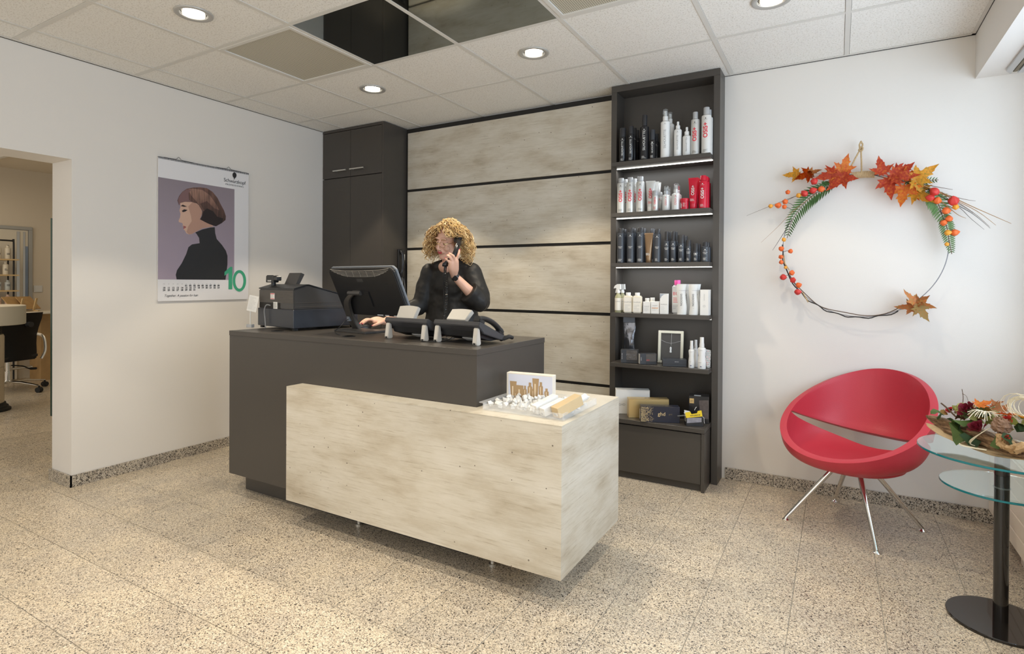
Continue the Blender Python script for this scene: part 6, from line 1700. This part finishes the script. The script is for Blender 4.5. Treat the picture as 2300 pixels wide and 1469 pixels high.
for s_ in (-1, 1):
    E((s_*.043, .012, -.062), .016, .030, .030)
    E((s_*.034, .060, -.030), .021, .020, .020)
    E((s_*.022, .073, .030), .024, .012, .009)
    E((s_*.009, .097, -.033), .008, .009, .007)
    E((s_*.074, -.010, -.005), .009, .018, .030)
    E((s_*.029, .064, .004), .0140, .0140, .0125)
    body.tube([Mh @ Vector((s_*.012, .090, -.040)), Mh @ Vector((s_*.026, .082, -.056))], [.004, .004], 8)
body.tube([Mh @ Vector(p) for p in ((0, .080, .022), (0, .090, .002), (0, .101, -.020), (0, .104, -.031))], [.0075, .0075, .0090, .0095], 12)
E((0, .102, -.030), .010, .010, .009)
E((0, .078, -.055), .024, .014, .014)
NB = Vector((-2.152, 2.945, 1.335))
body.tube([Mh @ Vector((0, -.018, -.050)), (Mh @ Vector((0, -.022, -.110))*1.0+NB)/2 if False else NB+Vector((0, -.012, .055)), NB, NB+Vector((0, .01, -.08))], [.050, .048, .054, .085], 20)
Mt_ = Matrix.Translation((-2.155, 2.968, 0)) @ Matrix.Rotation(math.radians(12), 4, 'Z')
body.lathe([(.10, .80), (.150, .88), (.135, 1.02), (.140, 1.20), (.135, 1.28), (.085, 1.330), (.02, 1.35)], 28, M=Mt_, sx=1.08, sy=.66)
SR, ER, WR = Vector((-2.295, 2.915, 1.300)), Vector((-2.325, 2.850, 1.095)), Vector((-2.465, 2.672, .990))
SL, EL, WL = Vector((-2.015, 2.985, 1.305)), Vector((-1.918, 2.935, 1.115)), Vector((-2.008, 2.780, 1.282))
chain(body, [SR, (SR+ER)/2, ER], [.050, .042, .036]); chain(body, [ER, (ER*.6+WR*.4), WR], [.036, .035, .0215])
chain(body, [SL, (SL+EL)/2, EL], [.050, .042, .036]); chain(body, [EL, EL*.62+WL*.38, WL], [.036, .035, .0215])
# left hand closed on the handset, index finger stretched up along it
PL = [Vector(p) for p in ((-1.986, 2.760, 1.318), (-1.976, 2.748, 1.352))]
chain(body, [WL, PL[0], Vector((-1.969, 2.744, 1.368))], [.0205, .024, .018])
chain(body, [WL, Vector((-1.996, 2.738, 1.325)), Vector((-1.986, 2.724, 1.355))], [.019, .021, .016])
FL = {'i': [(-1.966, 2.749, 1.374), (-1.953, 2.745, 1.398), (-1.951, 2.752, 1.416), (-1.957, 2.764, 1.432)],
      'm': [(-1.969, 2.733, 1.374), (-1.966, 2.718, 1.394), (-1.984, 2.714, 1.405), (-2.004, 2.730, 1.412)],
      'r': [(-1.980, 2.723, 1.366), (-1.983, 2.708, 1.385), (-1.999, 2.707, 1.395), (-2.016, 2.724, 1.401)],
      'p': [(-1.992, 2.720, 1.350), (-1.998, 2.706, 1.367), (-2.010, 2.707, 1.376), (-2.025, 2.721, 1.383)],
      't': [(-1.998, 2.762, 1.316), (-2.018, 2.772, 1.345), (-2.022, 2.785, 1.372), (-2.012, 2.795, 1.392)]}
rads = {'i': (.0092, .0080, .0074, .0062), 'm': (.0095, .0082, .0076, .0064), 'r': (.0090, .0078, .0072, .0060), 'p': (.0080, .0068, .0062, .0054), 't': (.0125, .0105, .0092, .0072)}
for k, p in FL.items(): chain(body, [Vector(q) for q in p], rads[k], 10, 4)
# right hand lying on the mouse
HR = (Vector((-2.512, 2.545, 0))-WR); HR.z = 0; HR.normalize(); SD = Vector((-HR.y, HR.x, 0))      # SD: towards image right side of the hand
def hr(f, s_, z): q = WR+HR*f+SD*s_; q.z = z; return q
chain(body, [WR, hr(.045, .0, 1.000), hr(.080, .0, .998)], [.021, .025, .021])
chain(body, [WR, hr(.045, .020, .995), hr(.078, .024, .994)], [.018, .019, .016])
chain(body, [WR, hr(.045, -.018, .996), hr(.078, -.022, .994)], [.018, .019, .016])
FR = {'i': [hr(.078, .026, 1.000), hr(.112, .026, 1.008), hr(.136, .024, .998), hr(.152, .022, .984)],
      'm': [hr(.082, .008, 1.003), hr(.120, .008, 1.010), hr(.146, .007, .999), hr(.163, .006, .985)],
      'r': [hr(.080, -.012, 1.000), hr(.114, -.016, 1.004), hr(.136, -.018, .992), hr(.148, -.020, .978)],
      'p': [hr(.074, -.028, .994), hr(.100, -.036, .994), hr(.118, -.040, .982), hr(.128, -.042, .970)],
      't': [hr(.030, .032, .990), hr(.058, .052, .986), hr(.082, .054, .978), hr(.100, .050, .972)]}
for k, p in FR.items(): chain(body, p, rads[k], 10, 4)
# legs
for s_ in (-1, 1):
    hx = -2.17+s_*.085
    chain(body, [Vector((hx, 3.02, .86)), Vector((hx, 3.00, .48)), Vector((hx, 3.03, .09))], [.080, .050, .032])
skin = wput('body', remesh(body, .0036, 3), 'skin')
# face details
def hp_(x, y, z): return Mh @ Vector((x, y, z))
mb = MB()
for s_ in (-1, 1):
    mb.tube([hp_(s_*(.029+.0125*q), .0785-.0035*q*q-(.003 if abs(q) > .9 else 0), .0005+.0032*q*q) for q in (-1, -.6, -.2, .2, .6, 1)], .0014, 6)
wput('eyes', MB().sphere((0, 0, 0), 1, 12, 8, .0062, .0030, .0034, M=Mh @ Matrix.Translation((.029, .0775, -.0020))).sphere((0, 0, 0), 1, 12, 8, .0062, .0030, .0034, M=Mh @ Matrix.Translation((-.029, .0775, -.0020))).mesh(smooth=True), 'hair_base')
wput('eyelashes', mb.mesh(smooth=True), 'twig_black')
mb = MB()
for s_ in (-1, 1): mb.tube([hp_(s_*(.029+.019*q), .0835-.010*max(0, q)**2-.001, .030-.004*q*q+.001*q) for q in (-1, -.5, 0, .5, 1)], [.0012, .0022, .0026, .0022, .001], 6)
wput('eyebrows', mb.mesh(smooth=True), 'hair_base')
mb = MB()
mb.tube([hp_(.024*q, .0925-.012*q*q, -.0535+.006*q*q-(.001 if abs(q) < .1 else 0)) for q in (-1, -.6, -.25, 0, .25, .6, 1)], [.001, .0032, .004, .0034, .004, .0032, .001], 8)
mb.tube([hp_(.023*q, .0915-.012*q*q, -.0605+.0105*q*q) for q in (-1, -.6, -.25, 0, .25, .6, 1)], [.001, .0034, .0046, .0048, .0046, .0034, .001], 8)
wput('lips', mb.mesh(smooth=True), 'skin_lip')
gl = MB()
for s_ in (-1, 1):
    gl.tube([hp_(s_*.031+.0215*math.cos(q*2*PI/28), .098-.3*((.0215*math.cos(q*2*PI/28)+s_*.0)*s_+.0)*.35, .000+.0185*math.sin(q*2*PI/28)) for q in range(28)], .0013, 6, closed=True)
    gl.tube([hp_(s_*.053, .0955, .006), hp_(s_*.066, .080, .008), hp_(s_*.074, .0, .006), hp_(s_*.076, -.02, -.002)], .0013, 6)
gl.tube([hp_(-.0095, .100, .004), hp_(0, .104, .007), hp_(.0095, .100, .004)], .0013, 6)
g_ = wput('glasses', gl.mesh(smooth=True), 'gold_frame', label='thin gold-rimmed glasses')
mb = MB()
def nail(tip, prev, up, r=.0052):
    t = (tip-prev).normalized(); n_ = (up-t*up.dot(t)).normalized(); b_ = t.cross(n_)
    M_ = Matrix((( b_.x, t.x, n_.x, 0), (b_.y, t.y, n_.y, 0), (b_.z, t.z, n_.z, 0), (0, 0, 0, 1)))
    M_ = Matrix.Translation(tip+n_*r*.62+t*.0015) @ M_
    mb.sphere((0, 0, 0), 1, 10, 6, .0045, .0068, .0020, M=M_)
for k in 'imrp':
    p = [Vector(q) for q in FL[k]]; nail(p[-1], p[-2], (p[-1]-HC)*1.0 if k == 'i' else Vector((.4, -.9, .25)))
for k in 'imrpt':
    p = FR[k]; nail(p[-1], p[-2], Vector((0, 0, 1)))
wput('nails', mb.mesh(smooth=True), 'nail_red', label='red varnished finger nails')
# watch
ax = (WL-EL).normalized(); c_ = WL-ax*.012; n_ = ax.orthogonal().normalized(); b_ = ax.cross(n_)
mb = MB(); prev = None; first = None
for w_, r_ in ((-.010, .0245), (-.010, .0268), (.010, .0262), (.010, .0240)):
    cur = mb.ring([c_+ax*w_+(n_*math.cos(2*PI*i/28)+b_*math.sin(2*PI*i/28))*r_ for i in range(28)])
    if prev: mb.bridge(prev, cur)
    else: first = cur
    prev = cur
mb.bridge(prev, first)
wt = wput('wristwatch', mb.mesh(smooth=True, angle=40), 'satin_black')
od = Vector((.25, -.93, .1)); od = (od-ax*od.dot(ax)).normalized(); sd = ax.cross(od)
Mw = Matrix.Translation(c_+od*.0275) @ Matrix(((sd.x, ax.x, od.x, 0), (sd.y, ax.y, od.y, 0), (sd.z, ax.z, od.z, 0), (0, 0, 0, 1)))
o = put('watch_case', MB().box(-.012, .012, -.015, .015, -.003, .004, Mw).mesh(bevel=.002), 'gloss_black', wt)
# blouse
bl = MB()
bl.lathe([(.16, .86), (.190, .865), (.186, .95), (.176, 1.05), (.170, 1.18), (.163, 1.26), (.135, 1.315), (.090, 1.345), (.058, 1.352), (.03, 1.34)], 36, M=Mt_, sx=1.0, sy=.68)
bl.sphere((-2.150, 2.905, 1.20), .105, 18, 12, 1.1, .62, .85)
def sleeve(S, El, H, r0, r1, r2, r3):
    P_ = bez([S, (S+El)/2, El, El*.5+H*.5, H], 5); n_ = len(P_)
    rr_ = [r0, (r0+r1)/2, r1, r2, r3]; R_ = []
    for i in range(4):
        for k in range(5): R_.append(rr_[i]+(rr_[i+1]-rr_[i])*k/5)
    R_.append(r3); bl.tube(P_, R_, 24); bl.sphere(S, r0, 16, 12)
sleeve(SL+Vector((-.005, .0, -.005)), EL+Vector((.006, .004, -.002)), EL*.55+WL*.45+Vector((.0, .0, -.012)), .068, .060, .064, .070)
sleeve(SR, ER+Vector((-.002, .004, .0)), ER*.55+WR*.45+Vector((.0, .0, -.004)), .064, .056, .056, .056)
bl.tube(bez([NB+Vector((-.12, .0, -.005)), NB+Vector((-.05, .0, .012)), NB+Vector((.05, .01, .012)), NB+Vector((.12, .02, -.005))], 4), .045, 14)
bs = wput('blouse', remesh(bl, .007, 5, .5, (.085, .018)), 'blouse_black')
# neckline opening, shown as skin at the throat
mb = MB(); mb.sphere((0, 0, 0), 1, 20, 12, .046, .030, .040, M=Matrix.Translation(NB+Vector((.006, -.070, -.002))) @ Matrix.Rotation(.5, 4, 'X'))
wput('neckline', mb.mesh(smooth=True), 'skin')
bt = put('button_band', MB().tube([(-2.125, 2.845-.01, 1.30), (-2.12, 2.828, 1.22), (-2.12, 2.834, 1.1), (-2.12, 2.84, .95)], .006, 6, flat=.4).mesh(), 'blouse_black', bs)
# trousers and shoes
tr_ = MB()
tr_.lathe([(.13, .80), (.165, .84), (.150, .98)], 28, M=Matrix.Translation((-2.17, 3.0, 0)), sy=.74)
for s_ in (-1, 1):
    hx = -2.17+s_*.085
    chain(tr_, [Vector((hx, 3.02, .84)), Vector((hx, 3.00, .48)), Vector((hx, 3.03, .10))], [.094, .066, .056])
wput('trousers', remesh(tr_, .010, 4), 'trouser_black')
for s_ in (-1, 1):
    hx = -2.17+s_*.085
    mb = MB(); mb.tube(bez([(hx, 3.09, .040), (hx, 3.03, .045), (hx, 2.95, .034), (hx+s_*.006, 2.87, .024)], 4), [.030]*3+[.036]*5+[.034]*3+[.024]*2, 14, flat=.85)
    mb.box(hx-.034, hx+.034, 2.86, 3.11, 0, .012)
    wput('shoe', mb.mesh(smooth=True, angle=40), 'gloss_black')
# hair
def in_face(v):
    """v: unit direction in the head frame; True where no hair grows"""
    return v.y > .30 and v.z < .52+.25*(1-min(1, abs(v.x)*1.3)) and abs(v.x) < .80
mb = MB(); N1, N2 = 36, 24
V = {}
for j in range(N2+1):
    th = PI*j/N2
    for i in range(N1):
        ph = 2*PI*i/N1; d_ = Vector((math.sin(th)*math.cos(ph), math.sin(th)*math.sin(ph), math.cos(th)))
        r = Vector((d_.x*.086, d_.y*.100, d_.z*.098)); V[j, i] = (d_, mb.bm.verts.new(Mh @ (Vector((0, -.016, .028))+r)))
for j in range(N2):
    for i in range(N1):
        q = [V[j, i], V[j+1, i], V[j+1, (i+1) % N1], V[j, (i+1) % N1]]
        if any(in_face(a_[0]) for a_ in q) or q[0][0].z < -.75: continue
        try: mb.bm.faces.new([a_[1] for a_ in q])
        except ValueError: pass
hb_ = wput('hair', mb.mesh(smooth=True), 'hair_base', label='curly shoulder-length blonde hair')
rr = random.Random(77)
def curls(n, seed, rt, col, name):
    rr = random.Random(seed); mb = MB(); made = 0
    while made < n:
        z = rr.uniform(-.55, 1); ph = rr.uniform(0, 2*PI); s_ = math.sqrt(1-z*z); d_ = Vector((s_*math.cos(ph), s_*math.sin(ph), z))
        if in_face(d_): continue
        if d_.y > .55 and z < .60: continue
        made += 1
        root = Vector((d_.x*.078, d_.y*.092, d_.z*.090+.028))
        side = Vector((d_.x, d_.y, 0)); side = side.normalized() if side.length > .05 else Vector((rr.uniform(-1, 1), rr.uniform(-1, .2), 0)).normalized()
        if d_.y > .2 and z > .45:       # fringe: falls to the sides of the forehead
            side = Vector((1 if d_.x > rr.uniform(-.25, .1) else -1, .25, 0)).normalized()
        L_ = rr.uniform(.085, .14)+.06*max(0, z)+.02*(1-abs(z)); out = rr.uniform(.014, .046)
        zf = rr.uniform(.045, .095); steps = 26; helr = rr.uniform(.007, .0145); tw = rr.uniform(2.2, 3.6)*rr.choice((-1, 1)); p0 = rr.uniform(0, 6)
        pts = []
        gdir = (Mh.inverted().to_3x3() @ Vector((0, 0, -1)))
        for k in range(steps):
            q = k/(steps-1)
            c = root+d_*out*min(1, q*3)*.8+side*(out*1.15*math.sin(min(1, q*1.15)*PI/2))+gdir*(L_*max(0, q-.10)**1.15)
            # keep clear of the face
            hh = c-Vector((0, -.01, .0)); e_ = (hh.x/.082)**2+(hh.y/.098)**2+((hh.z-.02)/.12)**2
            if e_ < 1.0 and c.z > -.12: c = Vector((0, -.01, .0))+hh*min(1.5, 1/math.sqrt(max(e_, .25)))
            if c.z < zf and c.y > -.004 and (c.x < .080): c.y = -.004+(c.y+.004)*.12; c.x = math.copysign(max(abs(c.x), .078), c.x)
            a_ = p0+tw*q*PI*1.9
            u_ = side.cross(Vector((0, 0, 1))).normalized()
            c = c+(u_*math.cos(a_)+side*math.sin(a_))*helr*min(1, .3+q)
            pts.append(Mh @ c)
        mb.tube(pts, [rt*(1-.55*k/steps) for k in range(steps)], 4)
    o = wput(name, mb.mesh(smooth=True), col, hb_); o.location = (0, 0, 0); o['kind'] = 'stuff'
curls(430, 5, .0031, 'hair_curl', 'curls')
curls(300, 6, .0022, 'hair_light', 'light_curls')
curls(170, 9, .0028, 'hair_base', 'dark_curls')
# ------------------------------------------------------------ handset in her hand, with its coiled cord
hs = thing('telephone_handset', 'black telephone handset held to the woman\'s ear with a hanging coiled cord', 'telephone handset', (-2.0, 2.77, 1.40))
HO = Vector((-2.0, 2.77, 1.40))
E1, M1, M2, E2 = Vector((-2.040, 2.872, 1.500)), Vector((-2.003, 2.812, 1.462)), Vector((-1.999, 2.765, 1.400)), Vector((-2.038, 2.745, 1.352))
P_ = bez([E1-HO+Vector((.004, .01, .022)), E1-HO, M1-HO, M2-HO, E2-HO, E2-HO+Vector((-.006, 0, -.014))], 5)
R_ = [.019]*5+[.0225]*4+[.0165]*12+[.0215]*4+[.019]; R_ = (R_+[.018]*30)[:len(P_)]
put('handset', MB().tube(P_, R_, 16, flat=.72, up=(1, -.3, .2)).mesh(smooth=True), 'gloss_black', hs)
put('ear_pad', MB().sphere(E1-HO+Vector((-.010, -.004, 0)), .021, 16, 10).mesh(smooth=True), 'black_plastic', hs)
cb = bez([E2-HO+Vector((-.006, 0, -.012)), Vector((-2.030, 2.722, 1.290))-HO, Vector((-1.995, 2.690, 1.19))-HO, Vector((-1.965, 2.640, 1.09))-HO, Vector((-1.935, 2.575, 1.00))-HO, Vector((-1.90, 2.48, .965))-HO, Vector((-1.86, 2.42, .962))-HO], 70)
cl_ = []
tot = 0
for k, p in enumerate(cb):
    t = (cb[min(k+1, len(cb)-1)]-cb[max(k-1, 0)]).normalized(); n_ = t.orthogonal().normalized(); b_ = t.cross(n_); a_ = k*.95
    cl_.append(p+(n_*math.cos(a_)+b_*math.sin(a_))*.0078)
put('coiled_cord', MB().tube(cl_, .0019, 5).mesh(smooth=True), pmat('cord_black', (.03, .03, .03), .25), hs)
